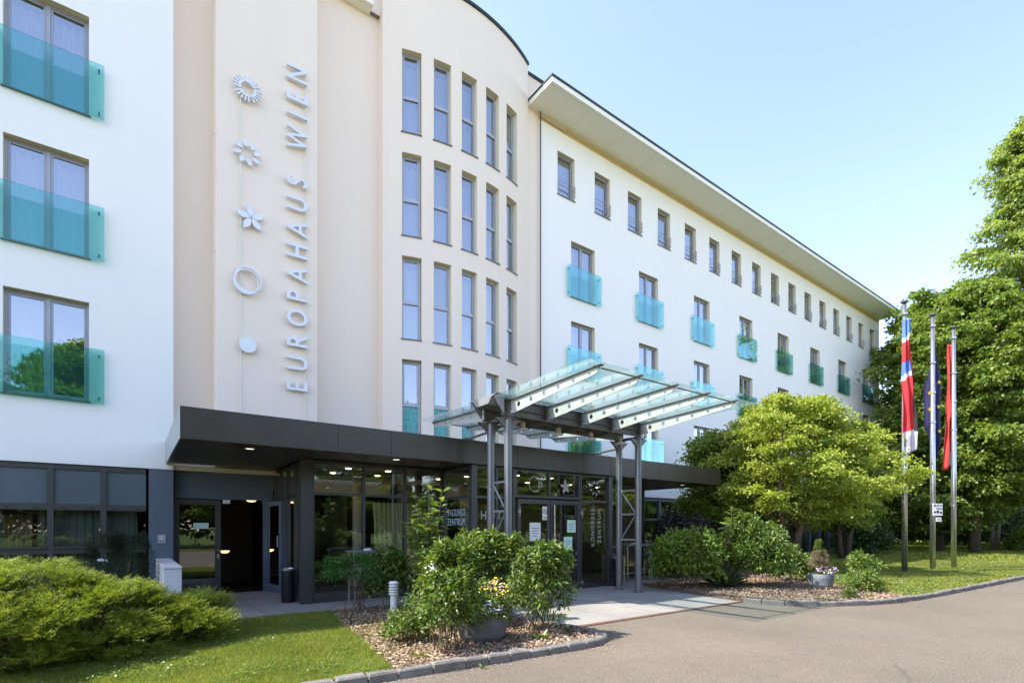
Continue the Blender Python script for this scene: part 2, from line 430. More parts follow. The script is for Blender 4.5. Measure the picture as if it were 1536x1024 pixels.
# ------------------------------------------------------------------ ground
def sheet(name, pts, z, m, thick=0.):
    b = MB(); b.poly([(x, y, z) for x, y in pts])
    if thick:
        n = len(pts)
        for i in range(n):
            (x, y), (X, Y) = pts[i], pts[(i+1) % n]
            b.quad((x, y, z), (x, y, z-thick), (X, Y, z-thick), (X, Y, z))
    return struct(b.build(name, m))
sheet('ground', [(-400, -400), (600, -400), (600, 500), (-400, 500)], -.03, M['turf'])
sheet('road', [(-60, -14), (140, -14), (140, 6.2), (-60, 6.2)], 0, M['asphalt'])
sheet('pavement', [(.45, 6.2), (16, 6.2), (16, 14.6), (.45, 14.6)], .006, M['paving'])
KERB_R = [(10.72, 6.12), (10.78, 5.75), (10.95, 5.35), (11.2, 5.08), (11.7, 4.7), (12.4, 4.35), (13.2, 4.12), (14.1, 4.02), (15.5, 3.94), (18, 3.84), (22, 3.72), (30, 3.5), (50, 3.2), (100, 3)]
KERB_L = [(-14, 5.35), (-6, 5.28), (-1, 5.24), (1, 5.22), (2.3, 5.18), (3.1, 5.12), (4.0, 5.06), (4.9, 5.02), (5.2, 5.04), (5.42, 5.14), (5.56, 5.32), (5.62, 5.6), (5.58, 6.1), (5.5, 6.5)]
LZ = .075
lawn_l = [(-30, 5.3)]+[(x, y+.08) for x, y in KERB_L[1:5]]+[(2.5, 6.5), (2.75, 8.4), (3.0, 9.75), (.44, 9.75), (.44, 14.19), (-30, 14.19)]
sheet('lawn', lawn_l, LZ, M['turf'], .1)
bed_l = [(2.3, 5.25), (3.1, 5.19), (4.0, 5.13), (4.9, 5.09), (5.18, 5.11), (5.36, 5.2), (5.49, 5.36), (5.55, 5.6), (5.5, 6.1), (5.42, 6.6), (5.45, 9.0), (5.2, 9.75), (3.0, 9.75), (2.75, 8.4), (2.5, 6.5)]
sheet('mulch_ground', bed_l, LZ-.004, M['mulch'], .09)
bed_r = [(x+.06, y+.07) for x, y in KERB_R[:8]]+[(14.9, 5.3), (16.2, 7), (17.5, 9), (17.6, 13.9), (14.2, 13.9), (14.2, 9.8), (11.6, 9.6), (11.3, 8.6), (10.95, 7.2)]
sheet('mulch_ground', bed_r, LZ-.004, M['mulch'], .09)
lawn_r = [(x+.0, y+.08) for x, y in KERB_R[7:]]+[(100, 60), (43.8, 60), (43.8, 14.39), (17.6, 14.39), (17.6, 9), (16.25, 7), (14.95, 5.3)]
sheet('lawn', lawn_r, LZ, M['turf'], .1)
opp = [(-60, -14), (140, -14), (140, -60), (-60, -60)]
sheet('lawn', [(x, y-.05) for x, y in opp], .02, M['turf'])

def kerb(name, line):
    b = MB(); seg = []
    for (x, y), (X, Y) in zip(line, line[1:]):
        L = math.hypot(X-x, Y-y); n = max(1, round(L/.36)) if L < 12 else int(L/.5)
        for i in range(n): seg.append(((x+(X-x)*i/n, y+(Y-y)*i/n), (x+(X-x)*(i+1)/n, y+(Y-y)*(i+1)/n)))
    for (x, y), (X, Y) in seg:
        d = Vector((X-x, Y-y, 0)); L = d.length; d.normalize(); nn = Vector((-d.y, d.x, 0))
        j = lambda a: random.uniform(-a, a)
        h = .105+j(.012); g = .006; w0 = -.015+j(.012); w1 = .13+j(.015); o = len(b.v); c = .018
        A = Vector((x, y, 0))
        for (t, ww, z) in ((g, w0, 0), (L-g, w0, 0), (L-g, w1, 0), (g, w1, 0),
                           (g+.003, w0, h-c), (L-g-.003, w0, h-c), (L-g-.003, w1, h-c), (g+.003, w1, h-c),
                           (g+c, w0+c, h+j(.006)), (L-g-c, w0+c, h+j(.006)), (L-g-c, w1-c, h+j(.006)), (g+c, w1-c, h+j(.006))):
            p = A+d*t+nn*ww; b.v.append((p.x+j(.003), p.y+j(.003), z))
        for q in ((0, 1, 5, 4), (1, 2, 6, 5), (2, 3, 7, 6), (3, 0, 4, 7), (4, 5, 9, 8), (5, 6, 10, 9), (6, 7, 11, 10), (7, 4, 8, 11), (8, 9, 10, 11)):
            b.f.append(tuple(o+i for i in q)); b.m.append(0)
    return struct(b.build(name, M['granite']))
kerb('kerb', KERB_R); kerb('kerb', KERB_L)

def in_poly(P, poly):
    x, y = P[:, 0], P[:, 1]; ins = np.zeros(len(P), bool); n = len(poly)
    for i in range(n):
        x0, y0 = poly[i]; x1, y1 = poly[(i+1) % n]
        c = ((y0 > y) != (y1 > y)) & (x < (x1-x0)*(y-y0)/((y1-y0) if y1 != y0 else 1e-9)+x0)
        ins ^= c
    return ins
def scatter(poly, n, box=None):
    xs = [p[0] for p in poly]; ys = [p[1] for p in poly]
    if box: x0, x1, y0, y1 = box
    else: x0, x1, y0, y1 = min(xs), max(xs), min(ys), max(ys)
    P = np.column_stack([RNG.uniform(x0, x1, n), RNG.uniform(y0, y1, n)])
    return P[in_poly(P, poly)]
def wavy(P, f=1.):
    return (np.sin(P[:, 0]*1.7*f+1)*np.cos(P[:, 1]*2.3*f)+np.sin(P[:, 0]*4.1*f)*np.sin(P[:, 1]*3.7*f+2)*.6)
def blades(poly, n, box, h, wdt, name, label):
    P = scatter(poly, n, box); k = len(P)
    base = np.column_stack([P, np.full(k, LZ-.005)])
    D = RNG.normal(size=(k, 3))*.42; D[:, 2] = 1
    N = RNG.normal(size=(k, 3)); N[:, 2] = .1
    s = RNG.uniform(.5, 1.25, k)*(1+.3*wavy(P))
    D = nrm(D); Sd = nrm(np.cross(D, N)); L = (h*s)[:, None]; W = wdt*RNG.uniform(.7, 1.3, (k, 1))
    bend = np.column_stack([RNG.normal(size=(k, 2))*.35, np.zeros(k)])
    V = np.stack([base-Sd*W*.5, base+Sd*W*.5, base+D*L+bend*L], 1).reshape(-1, 3)
    o = np_mesh(name, V, np.arange(k*3).reshape(-1, 3), M['grass'])
    return tag(o, label, 'grass', kind='stuff')
blades(lawn_l, 330000, (-3.2, 3.1, 5.2, 10.6), .05, .006, 'grass_blades', 'short green grass of the near left lawn beside the juniper')
blades(lawn_r, 200000, (13.6, 32, 3.7, 12), .075, .022, 'grass_blades', 'short green grass of the right lawn around the flagpoles')
blades(lawn_r, 90000, (32, 70, 3.0, 22), .12, .06, 'grass_blades', 'distant green grass under the tall trees on the right')
blades([(2.2, 5.25), (2.95, 5.25), (3.1, 6.5), (3.35, 8.4), (3.5, 9.7), (2.7, 9.7), (2.4, 6.5)], 9000, (2.2, 3.5, 5.2, 9.7), .06, .007, 'grass_blades', 'thin grass straggling over the edge of the left mulch bed')
# clover leaves and tiny daisies
def clover(poly, n, box, r, name, label):
    P = scatter(poly, n, box); keep = wavy(P, 1.6) > .15; P = P[keep]; k = len(P)
    b = np.column_stack([P, LZ+RNG.uniform(.015, .05, k)]); 
    D = RNG.normal(size=(k, 3)); D[:, 2] = .1
    N = RNG.normal(size=(k, 3))*.3+np.array([0, 0, 1])
    V, Q = leaf_arrays(b, D, N, np.full(k, r)*RNG.uniform(.7, 1.4, k), np.full(k, r), .05)
    return tag(np_mesh(name, V, Q, M['f_shrub2']), label, 'ground cover', kind='stuff')
clover(lawn_l, 30000, (-2.5, 3.1, 5.2, 10), .022, 'clover_patches', 'clover patches mixed into the near left lawn')
clover(lawn_r, 22000, (14, 30, 3.7, 10), .05, 'clover_patches', 'clover patches mixed into the right lawn')
def daisies(poly, n, box, r, label):
    P = scatter(poly, n, box); k = len(P); a = RNG.uniform(0, PI, k)
    b = np.column_stack([P, LZ+RNG.uniform(.05, .07, k)])
    V = np.stack([b+np.column_stack([np.cos(a+t)*r, np.sin(a+t)*r, np.zeros(k)]) for t in (0, PI/2, PI, 1.5*PI)], 1).reshape(-1, 3)
    tag(np_mesh('daisies', V, np.arange(4*k).reshape(-1, 4), M['petalw']), label, 'flowers', kind='stuff')
daisies(lawn_r, 900, (14, 34, 3.7, 8), .02, 'tiny white daisies sprinkled over the right lawn by the kerb')
daisies(lawn_l, 26, (-1, 3, 5.2, 8.5), .008, 'tiny white daisies sprinkled over the near left lawn')
def chips(poly, n, name, label, s=1.):
    P = scatter(poly, n); k = len(P)
    b = np.column_stack([P, LZ+RNG.random(k)**2*.035])
    D = RNG.normal(size=(k, 3)); D[:, 2] *= .28
    N = RNG.normal(size=(k, 3))*.35+np.array([0, 0, 1])
    V, Q = leaf_arrays(b, D, N, RNG.uniform(.025, .075, k)*s, RNG.uniform(.01, .03, k)*s, .05)
    return tag(np_mesh(name, V, Q, M['chip']), label, 'mulch', kind='stuff')
chips(bed_l, 42000, 'wood_chips', 'brown wood chip mulch covering the near left island bed')
chips(bed_r, 60000, 'wood_chips', 'brown wood chip mulch covering the bed right of the columns', 1.15)
b = MB(); b.box(5.45, 10.74, 6.13, 6.25, -.01, .012); b.box(5.45, 10.74, 6.155, 6.225, .012, .0145)
struct(b.build('drain_channel', M['rust']))

# ------------------------------------------------------------------ 2D shapes with holes, lettering
def _mesh_from(cu, name):
    o = bpy.data.objects.new('shape', cu); C.objects.link(o)
    dg = bpy.context.evaluated_depsgraph_get(); me = bpy.data.meshes.new_from_object(o.evaluated_get(dg))
    bpy.data.objects.remove(o); bpy.data.curves.remove(cu); me.name = name; return me
def shape_mesh(name, loops, thick):
    cu = bpy.data.curves.new(name, 'CURVE'); cu.dimensions = '2D'; cu.fill_mode = 'BOTH'; cu.extrude = thick/2
    for lp in loops:
        sp = cu.splines.new('POLY'); sp.points.add(len(lp)-1); sp.use_cyclic_u = True
        for i, (x, y) in enumerate(lp): sp.points[i].co = (x, y, 0, 1)
    return _mesh_from(cu, name)
def text_mesh(name, txt, size, thick, sx=.85, space=1., fat=0.):
    cu = bpy.data.curves.new(name, 'FONT'); cu.body = txt; cu.size = size; cu.extrude = thick/2; cu.offset = fat
    cu.align_x = 'LEFT'; cu.space_character = space; cu.resolution_u = 6
    me = _mesh_from(cu, name); me.transform(Matrix.Diagonal((sx, 1, 1, 1))); return me
def bounds(me):
    v = np.empty(len(me.vertices)*3); me.vertices.foreach_get('co', v); v = v.reshape(-1, 3); return v.min(0), v.max(0)
def circle(cx, cy, r, n=24, ry=None, rot=0):
    ry = r if ry is None else ry; out = []
    for k in range(n):
        t = 2*PI*k/n; x, y = r*math.cos(t), ry*math.sin(t)
        out.append((cx+x*math.cos(rot)-y*math.sin(rot), cy+x*math.sin(rot)+y*math.cos(rot)))
    return out
def put(me, mt, name, parent, mw):
    """mesh drawn in its own xy plane, moved by matrix mw into the parent's space"""
    me.transform(mw); me.materials.clear(); me.materials.append(mt); return link(me, name, parent)
# plane facing -Y (wall facing the camera side): local x->X, local y->Z, local z-> -Y
FACE = Matrix(((1, 0, 0, 0), (0, 0, -1, 0), (0, 1, 0, 0), (0, 0, 0, 1)))

# ------------------------------------------------------------------ hotel building
HB = (12.0, 14.5, 0.)
hotel = thing('hotel_building', 'four storey white and beige plastered hotel with curved bay and long roof overhang', 'building', HB)
def BP(mb, name, mats, parent=None, smooth=False): return mb.build(name, mats, parent or hotel, off=HB, smooth=smooth)

def wall_holes(mb, x0, x1, z0, z1, y, holes, depth, fn=None, step=None, wm=0, rm=1):
    fn = fn or (lambda x, d, z: (x, y+d, z))
    xs = {x0, x1}; zs = {z0, z1}
    for (a, b_, c, d) in holes: xs |= {a, b_}; zs |= {c, d}
    if step:
        n = int((x1-x0)/step)
        for i in range(1, n):
            x = x0+(x1-x0)*i/n
            if all(abs(x-q) > .05 for q in xs): xs.add(x)
    xs = sorted(xs); zs = sorted(zs)
    for i in range(len(xs)-1):
        for k in range(len(zs)-1):
            cx, cz = (xs[i]+xs[i+1])/2, (zs[k]+zs[k+1])/2
            if any(a < cx < b_ and c < cz < d for a, b_, c, d in holes): continue
            mb.quad(fn(xs[i], 0, zs[k]), fn(xs[i+1], 0, zs[k]), fn(xs[i+1], 0, zs[k+1]), fn(xs[i], 0, zs[k+1]), wm)
    for a, b_, c, d in holes:
        cx = [x for x in xs if a <= x <= b_]
        for p, q in zip(cx, cx[1:]):
            mb.quad(fn(p, 0, d), fn(q, 0, d), fn(q, depth, d), fn(p, depth, d), rm)
            mb.quad(fn(p, 0, c), fn(p, depth, c), fn(q, depth, c), fn(q, 0, c), rm)
        mb.quad(fn(a, 0, c), fn(a, 0, d), fn(a, depth, d), fn(a, depth, c), rm)
        mb.quad(fn(b_, 0, c), fn(b_, depth, c), fn(b_, depth, d), fn(b_, 0, d), rm)

ROWT = [6.41, 9.44, 12.46]          # tops of the tall windows
FW, FH = 1.26, 2.10
yl, yr = 14.2, 14.5
# left white wing
mb = MB()
lh = [(-2.02, -.70, t-FH-.02, t-.02) for t in ROWT]+[(-2.02, -.70, 13.9, 15.5)]
wall_holes(mb, -30, .80, 2.95, 16.32, yl, lh, .24)
mb.quad((.80, yl, 2.95), (.80, 15.2, 2.95), (.80, 15.2, 16.32), (.80, yl, 16.32))
mb.quad((-30, yl, 2.95), (.80, yl, 2.95), (.80, yl+.5, 2.95), (-30, yl+.5, 2.95), 1)
mb.quad((-30, yl, 2.95), (-30, 26, 2.95), (-30, 26, 16.32), (-30, yl, 16.32))
BP(mb, 'wall', [M['white'], M['reveal']])['label'] = 'smooth white plaster wall of the near left wing'
# right white wing
rh = [(x, x+FW, t-FH, t) for x in [13.42+3.872*i for i in range(8)] for t in ROWT]
th = [(12.74+1.931*i, 12.74+1.931*i+.86, 13.98, 15.58) for i in range(16)]
mb = MB()
wall_holes(mb, 11.9, 43.4, 2.95, 16.32, yr, rh+th, .2)
mb.quad((43.4, yr, 0), (43.4, 27, 0), (43.4, 27, 16.6), (43.4, yr, 16.6))
mb.quad((11.9, yr, 2.95), (43.4, yr, 2.95), (43.4, yr+.5, 2.95), (11.9, yr+.5, 2.95), 1)
mb.quad((11.9, yr, 16.32), (43.4, yr, 16.32), (43.4, yr+.12, 16.32), (11.9, yr+.12, 16.32))
mb.quad((11.9, yr, 2.95), (11.9, yr+.12, 2.95), (11.9, yr+.12, 16.32), (11.9, yr, 16.32))
BP(mb, 'wall', [M['white'], M['reveal']])['label'] = 'long white plaster wall of the right wing'
# ochre band under the eave
mb = MB(); mb.box(11.9, 43.38, yr+.10, yr+.3, 16.25, 16.60)
BP(mb, 'eave_band', M['ochre'])
# closed rear volume
mb = MB()
mb.quad((-30, 27, 0), (43.4, 27, 0), (43.4, 27, 17), (-30, 27, 17))
mb.quad((-30, 14.6, 16.62), (43.4, 14.6, 16.62), (43.4, 27, 16.62), (-30, 27, 16.62))
mb.quad((-30, 14.6, 16.34), (.9, 14.6, 16.34), (.9, 27, 16.34), (-30, 27, 16.34))
mb.quad((-30, 18.2, 0), (43.4, 18.2, 0), (43.4, 18.2, 16.5), (-30, 18.2, 16.5))
for z in (3.5, 6.8+.35-3.03*.0, 9.95, 12.95): mb.quad((-30, 14.75, z-.35), (43.3, 14.75, z-.35), (43.3, 18.2, z-.35), (-30, 18.2, z-.35))
for x in [-.3, 5.0, 11.6]+[15.9+3.872*i for i in range(7)]: mb.quad((x, 14.78, .1), (x, 18.2, .1), (x, 18.2, 16.3), (x, 14.78, 16.3))
BP(mb, 'interior_shell', M['inwall'])
# tower: recess, sign panel, curved bay
RC = 14.72
mb = MB()
mb.quad((.80, RC, 2.6), (6.3, RC, 2.6), (6.3, RC, 18.4), (.80, RC, 18.4))
BP(mb, 'tower_wall', M['beige'])
mb = MB(); mb.box(.802, 6.3, 14.3, 14.6, 2.96, 3.065); BP(mb, 'cream_beam', M['reveal'])
mb = MB(); mb.bbox(1.64, 3.99, 14.1, RC+.1, 3.1, 18.4, .012)
for z in (4.4, 6.2, 8.2, 11.0): mb.box(1.615, 1.64, 14.15, 14.19, z, z+.06)
BP(mb, 'sign_panel_wall', M['beige_panel'])
BX0, BX1, BC, BR = 5.92, 11.28, 8.58, 6.3
BY0 = 13.80
def bayY(x): return BY0+BR-math.sqrt(max(0, BR*BR-(x-BC)**2))
def bayfn(x, d, z):
    nx, ny = (x-BC)/BR, math.sqrt(1-((x-BC)/BR)**2)     # inward normal
    return (x-nx*d*1., bayY(x)+ny*d, z)
BWT = [6.57, 9.60, 12.63, 15.66]; BH = 2.43
bx = [6.42+.905*i for i in range(5)]
bh = [(x, x+.55, t-BH, t) for x in bx for t in BWT]
mb = MB()
wall_holes(mb, BX0, BX1, 2.9, 17.86, 0, bh, .22, bayfn, .16)
mb.quad((BX0, bayY(BX0), 2.9), (BX0, bayY(BX0), 17.86), (BX0, RC+.1, 17.86), (BX0, RC+.1, 2.9))
mb.quad((BX1, bayY(BX1), 2.9), (BX1, 14.62, 2.9), (BX1, 14.62, 17.86), (BX1, bayY(BX1), 17.86))
mb.quad((BX1, 14.56, 2.9), (11.895, 14.56, 2.9), (11.895, 14.56, 17.72), (BX1, 14.56, 17.72))
mb.quad((11.895, 14.56, 16.5), (13.2, 14.56, 16.5), (13.2, 14.56, 17.72), (11.895, 14.56, 17.72))
o = BP(mb, 'curved_bay_wall', [M['beige'], M['reveal']])
mb = MB(); n = 40
for i in range(n):
    xa, xb = BX0+(BX1-BX0)*i/n, BX0+(BX1-BX0)*(i+1)/n
    p = [bayfn(x, d, z) for x in (xa, xb) for d in (-.05, .3) for z in (17.865, 17.96)]
    mb.quad(p[0], p[4], p[5], p[1]); mb.quad(p[1], p[5], p[7], p[3]); mb.quad(p[0], p[2], p[6], p[4])
mb.box(BX1, 13.2, 14.5, 14.8, 17.722, 17.8)
mb.box(-1, 5.9, 14.9, 15.2, 18.4, 18.5)
BP(mb, 'parapet_cap', M['roof'])
mb = MB()
for i in range(n):
    xa, xb = BX0+(BX1-BX0)*i/n, BX0+(BX1-BX0)*(i+1)/n
    mb.quad((xa, bayY(xa)+.02, 17.8), (xb, bayY(xb)+.02, 17.8), (xb, 20, 17.8), (xa, 20, 17.8))
mb.quad((.8, RC, 18.35), (6.3, RC, 18.35), (6.3, 20, 18.35), (.8, 20, 18.35))
mb.quad((BX1, 14.58, 17.7), (13.2, 14.58, 17.7), (13.2, 20, 17.7), (BX1, 20, 17.7))
mb.quad((.8, 20, 16), (13.2, 20, 16), (13.2, 20, 18.4), (.8, 20, 18.4))
BP(mb, 'tower_roof', M['roof'])
mb = MB(); mb.tube([(11.88, 14.44, 2.95), (11.88, 14.44, 16.55)], .022, 8)
BP(mb, 'downpipe', M['dark'], smooth=True)
# eaves
def eave(x0, x1, yo, yi, z, name):
    mb = MB(); mb.box(x0, x1, yo, yi, z, z+.17, 0)
    n = int((x1-x0)/1.93)
    BP(mb, name, M['soffit'])
    mb = MB(); mb.box(x0-.02, x1+.02, yo-.03, yi, z+.173, z+.245); BP(mb, 'roof_edge', M['roof'])
    mb = MB()
    for i in range(1, n+1):
        x = x0+i*(x1-x0)/(n+1); mb.box(x-.004, x+.004, yo+.12, yi-.02, z-.002, z)
    mb.box(x0+.02, x1, yo+.10, yo+.108, z-.003, z)
    BP(mb, 'soffit_joint', M['ochre'])
eave(11.39, 43.45, 13.23, 14.7, 16.57, 'eave')
eave(-30, .9, 12.95, 14.6, 16.57, 'eave')
eave(4.1, 5.62, 14.34, 14.72, 16.57, 'eave')

# windows --------------------------------------------------------
_cache = {}
def win_meshes(kind):
    if kind in _cache: return _cache[kind]
    if kind == 'french': w_, h, mull, tran, y = FW, FH, True, None, .14
    elif kind == 'wide': w_, h, mull, tran, y = 1.32, FH, True, None, .15
    elif kind == 'small': w_, h, mull, tran, y = .86, 1.6, False, None, .13
    else: w_, h, mull, tran, y = .55, BH, False, 1.12, .15
    f = MB(); p = MB(); t = .05
    f.box(0, t, y, y+.07, 0, h); f.box(w_-t, w_, y, y+.07, 0, h)
    f.box(t, w_-t, y+.001, y+.07, h-t, h); f.box(t, w_-t, y+.001, y+.07, 0, t+.01)
    cells = []
    if mull:
        c = w_/2; f.box(c-.035, c+.035, y-.004, y+.07, t+.01, h-t)
        cells = [(t, c-.035, t+.01, h-t), (c+.035, w_-t, t+.01, h-t)]
    elif tran:
        f.box(t, w_-t, y-.003, y+.07, tran-.035, tran+.035)
        cells = [(t, w_-t, t+.01, tran-.035), (t, w_-t, tran+.035, h-t)]
    else: cells = [(t, w_-t, t+.01, h-t)]
    for i, (a, b_, c, d) in enumerate(cells):
        s_ = .04 if not (tran and i == 0) else .012
        yy = y+.012
        f.box(a+.004, a+s_, yy, y+.06, c+.004, d-.004); f.box(b_-s_, b_-.004, yy, y+.06, c+.004, d-.004)
        f.box(a+s_, b_-s_, yy, y+.06, d-s_, d-.004); f.box(a+s_, b_-s_, yy, y+.06, c+.004, c+s_)
        p.quad((a+s_, y+.04, c+s_), (b_-s_, y+.04, c+s_), (b_-s_, y+.04, d-s_), (a+s_, y+.04, d-s_))
    sl = MB(); sl.box(-.03, w_+.03, -.035, .16, -.03, .002)
    _cache[kind] = (f, p, sl, w_, h, y); return _cache[kind]
def curtain_mb(x0, x1, z0, z1, y, amp=.045, wl=.15, jag=False):
    m = MB(); n = max(8, int((x1-x0)/wl*9)); ph = random.uniform(0, 6); zs = (z0, (z0+z1)/2, z1)
    base = len(m.v)
    for i in range(n+1):
        x = x0+(x1-x0)*i/n
        yy = y+amp*math.sin(x*2*PI/wl+ph+1.3*math.sin(x*5))
        top = z1-(.04+.05*abs(math.sin(x*2*PI/(wl*1.7)+ph)) if jag else 0)
        for k, z in enumerate((z0, (z0+z1)/2, top)): m.v.append((x+.01*math.sin(k*2+x*9), yy*(1+.004*k), z))
    for i in range(n):
        for k in range(2):
            a = base+i*3+k; m.f.append((a, a+3, a+4, a+1)); m.m.append(0)
    return m
_mesh = {}
def shared(key, mk, mt):
    if key not in _mesh:
        o = mk().build(key.split('|')[0], mt); _mesh[key] = o.data; bpy.data.objects.remove(o)
    return _mesh[key]
def add_window(kind, name, loc, rz=0, curt='full', film=False, fr='frame'):
    f, p, sl, w_, h, y = win_meshes(kind)
    L = tuple(a-b_ for a, b_ in zip(loc, HB))
    o = link(shared(f'{name}|{kind}', lambda: f, M[fr]), name, hotel, L, rz)
    link(shared(f'pane|{kind}', lambda: p, M['pane']), 'pane', o)
    link(shared(f'sill|{kind}', lambda: sl, M['sill']), 'sill', o)
    v = random.randrange(3)
    if curt == 'full':
        link(shared(f'curtain|{kind}{v}', lambda: curtain_mb(.04, w_-.04, .03, h-.12, y+.24, jag=(kind == 'bay')), M['curtain']), 'curtain', o)
    elif curt == 'part':
        link(shared(f'curtain|{kind}p{v}', lambda: curtain_mb(.04, w_*.42, .03, h-.12, y+.24, wl=.08), M['curtain_g']), 'curtain', o)
    if film:
        def mk():
            m = MB(); m.box(.06, w_-.06, y+.03, y+.036, .07, 1.08); return m
        link(shared('patterned_film|'+kind, mk, M['film']), 'patterned_film', o)
    return o
def add_guard(x, z, w_, loc_y):
    def gm():
        m = MB(); m.box(-.26, w_+.26, -.115, -.100, -.05, 1.11); return m
    def bm_():
        m = MB(); m.tube([(0, -.128, 0), (0, 0, 0)], .016, 8); return m
    L = (x-HB[0], loc_y-HB[1], z-HB[2])
    g = link(shared(f'balcony_glass|{w_}', gm, M['teal']), 'balcony_glass', hotel, L)
    for bxx in (-.17, w_+.17):
        for bz in (.08, .98): link(shared('bolt|b', bm_, M['bolt']), 'bolt', g, (bxx, 0, bz))
for i, (a, b_, c, d) in enumerate(lh[:3]):
    add_window('wide', 'french_window', (a, yl, c), curt='part' if i == 0 else 'full'); add_guard(a, c, 1.32, yl)
random.seed(5)
for i in range(8):
    for r, t in enumerate(ROWT):
        x = 13.42+3.872*i
        cu = 'full' if (r == 2 and i < 3) or (r == 1 and i < 3) or random.random() < .35 else ('part' if random.random() < .6 else None)
        if r == 0: cu = 'part'
        add_window('french', 'french_window', (x, yr, t-FH), curt=cu); add_guard(x, t-FH, FW, yr)
def rail_mb():
    m = MB(); w_ = .86
    for z in (.16, .34, .50): m.tube([(.0, .12, z), (.0, -.05, z), (w_, -.05, z), (w_, .12, z)], .011, 6)
    for x in (.02, w_-.02): m.tube([(x, -.05, .12), (x, -.05, .53)], .011, 6)
    return m
for i in range(16):
    x = 12.74+1.931*i
    o = add_window('small', 'small_window', (x, yr, 13.98), curt=('full', 'full', 'full', 'part', 'full', 'full', 'part', None, 'full', 'part', 'full', None, 'full', 'part', 'full', 'full')[i])
    link(shared('window_rail|s', rail_mb, M['frame']), 'window_rail', hotel, (x-HB[0], 0, 13.98))
for i, x in enumerate(bx):
    ang = math.asin((x+.275-BC)/BR)
    for r, t in enumerate(BWT):
        p0 = (x, bayY(x), t-BH)
        cu = 'full' if r >= 2 or (r == 1 and i != 1) or (r == 0 and i > 2) else None
        add_window('bay', 'bay_window', p0, ang, cu, film=(r == 0 and i < 3), fr='framel')

# ground floor of the left wing ------------------------------------
mb = MB(); mb.quad((.80, 14.2, 0), (.80, 14.5, 0), (.80, 14.5, 2.95), (.80, 14.2, 2.95))
mb.box(.34, .80, 14.215, 14.6, 0, 2.948)
mb.box(.80, 2.98, 14.5, 14.62, 2.32, 2.955)
mb.box(.76, .84, 14.49, 14.62, 0, 2.32); mb.box(2.76, 3.1, 14.5, 14.62, 0, 2.32)
BP(mb, 'ground_floor_wall', M['bluegrey'])
def gf_bay(x0, x1, z_top=2.94):
    """frame, grey upper panel, window and lower window"""
    f = MB(); y = 14.25
    f.box(x0-.05, x0+.05, y, y+.12, .1, z_top); 
    for z, h in ((2.84, .10), (1.99, .13), (1.08, .15), (.1, .1)): f.box(x0+.05, x1-.05, y+.01, y+.1, z, z+h)
    f.box(x0+.05, x1-.05, y-.03, y+.1, 1.19, 1.215)
    o = BP(f, 'window_frame', M['darkfr'])
    a, b_ = x0+.05, x1-.05
    p = MB(); p.quad((a, y+.05, 2.12), (b_, y+.05, 2.12), (b_, y+.05, 2.84), (a, y+.05, 2.84)); BP(p, 'upper_panel', M['greypanel'], o)
    p = MB(); p.quad((a, y+.06, 1.23), (b_, y+.06, 1.23), (b_, y+.06, 1.99), (a, y+.06, 1.99))
    p.quad((a, y+.06, .2), (b_, y+.06, .2), (b_, y+.06, 1.08), (a, y+.06, 1.08)); BP(p, 'pane', M['pane_gf'], o)
    v = MB(); 
    for q in (a+.12, b_-.2): v.box(q, q+.07, y-.004, y+.01, 2.03, 2.045)
    BP(v, 'vent_slot', M['black'], o)
    return o
posts = [-3.04, -2.18, -1.32, -.46]
for i in range(-8, 4):
    x0 = -.46+.86*(i-3); o = gf_bay(x0, x0+.86 if i < 3 else .34)
    cu = {3: (.0, .60), 2: (0, .86), 1: (.62, .86), 0: (0, .5)}.get(i, (0, .86))
    m = curtain_mb(x0+cu[0], x0+cu[1], .15, 1.98, 14.52, .03, .13); BP(m, 'curtain', M['curtain_g'], o)
    if i == 1:
        m = curtain_mb(x0+.05, x0+.5, .15, 1.9, 14.9, .04, .12); BP(m, 'curtain', M['curtain_y'], o)
        m = curtain_mb(x0-.1, x0+.1, .15, 1.98, 14.52, .03, .13); BP(m, 'curtain', M['curtain_g'], o)
m = MB(); m.box(-1.5, .1, 15.4, 15.44, .2, 1.9); BP(m, 'room_partition', M['black'])
# ground floor of the right wing
f = MB(); p = MB(); w2 = MB(); nbay = 0
x = 14.9; k = 0
while x < 43:
    f.box(x-.06, x+.06, 14.56, 14.7, 0, 2.95)
    for z, h in ((2.8, .15), (1.95, .08), (.1, .12)): f.box(x+.06, x+1.23, 14.58, 14.68, z, z+h)
    x += 1.29; k += 1
BP(f, 'ground_floor_frame', M['bluegrey'])
p.quad((14.9, 14.64, .1), (43, 14.64, .1), (43, 14.64, 2.9), (14.9, 14.64, 2.9)); BP(p, 'ground_floor_glass', M['pane_dark'])
m = curtain_mb(15, 43, .1, 2.85, 14.95, .03, .2); BP(m, 'curtain', M['curtain_g'])
mb = MB(); mb.box(43.0, 43.42, 14.52, 14.8, 0, 2.95); BP(mb, 'corner_pier', M['bluegrey'])

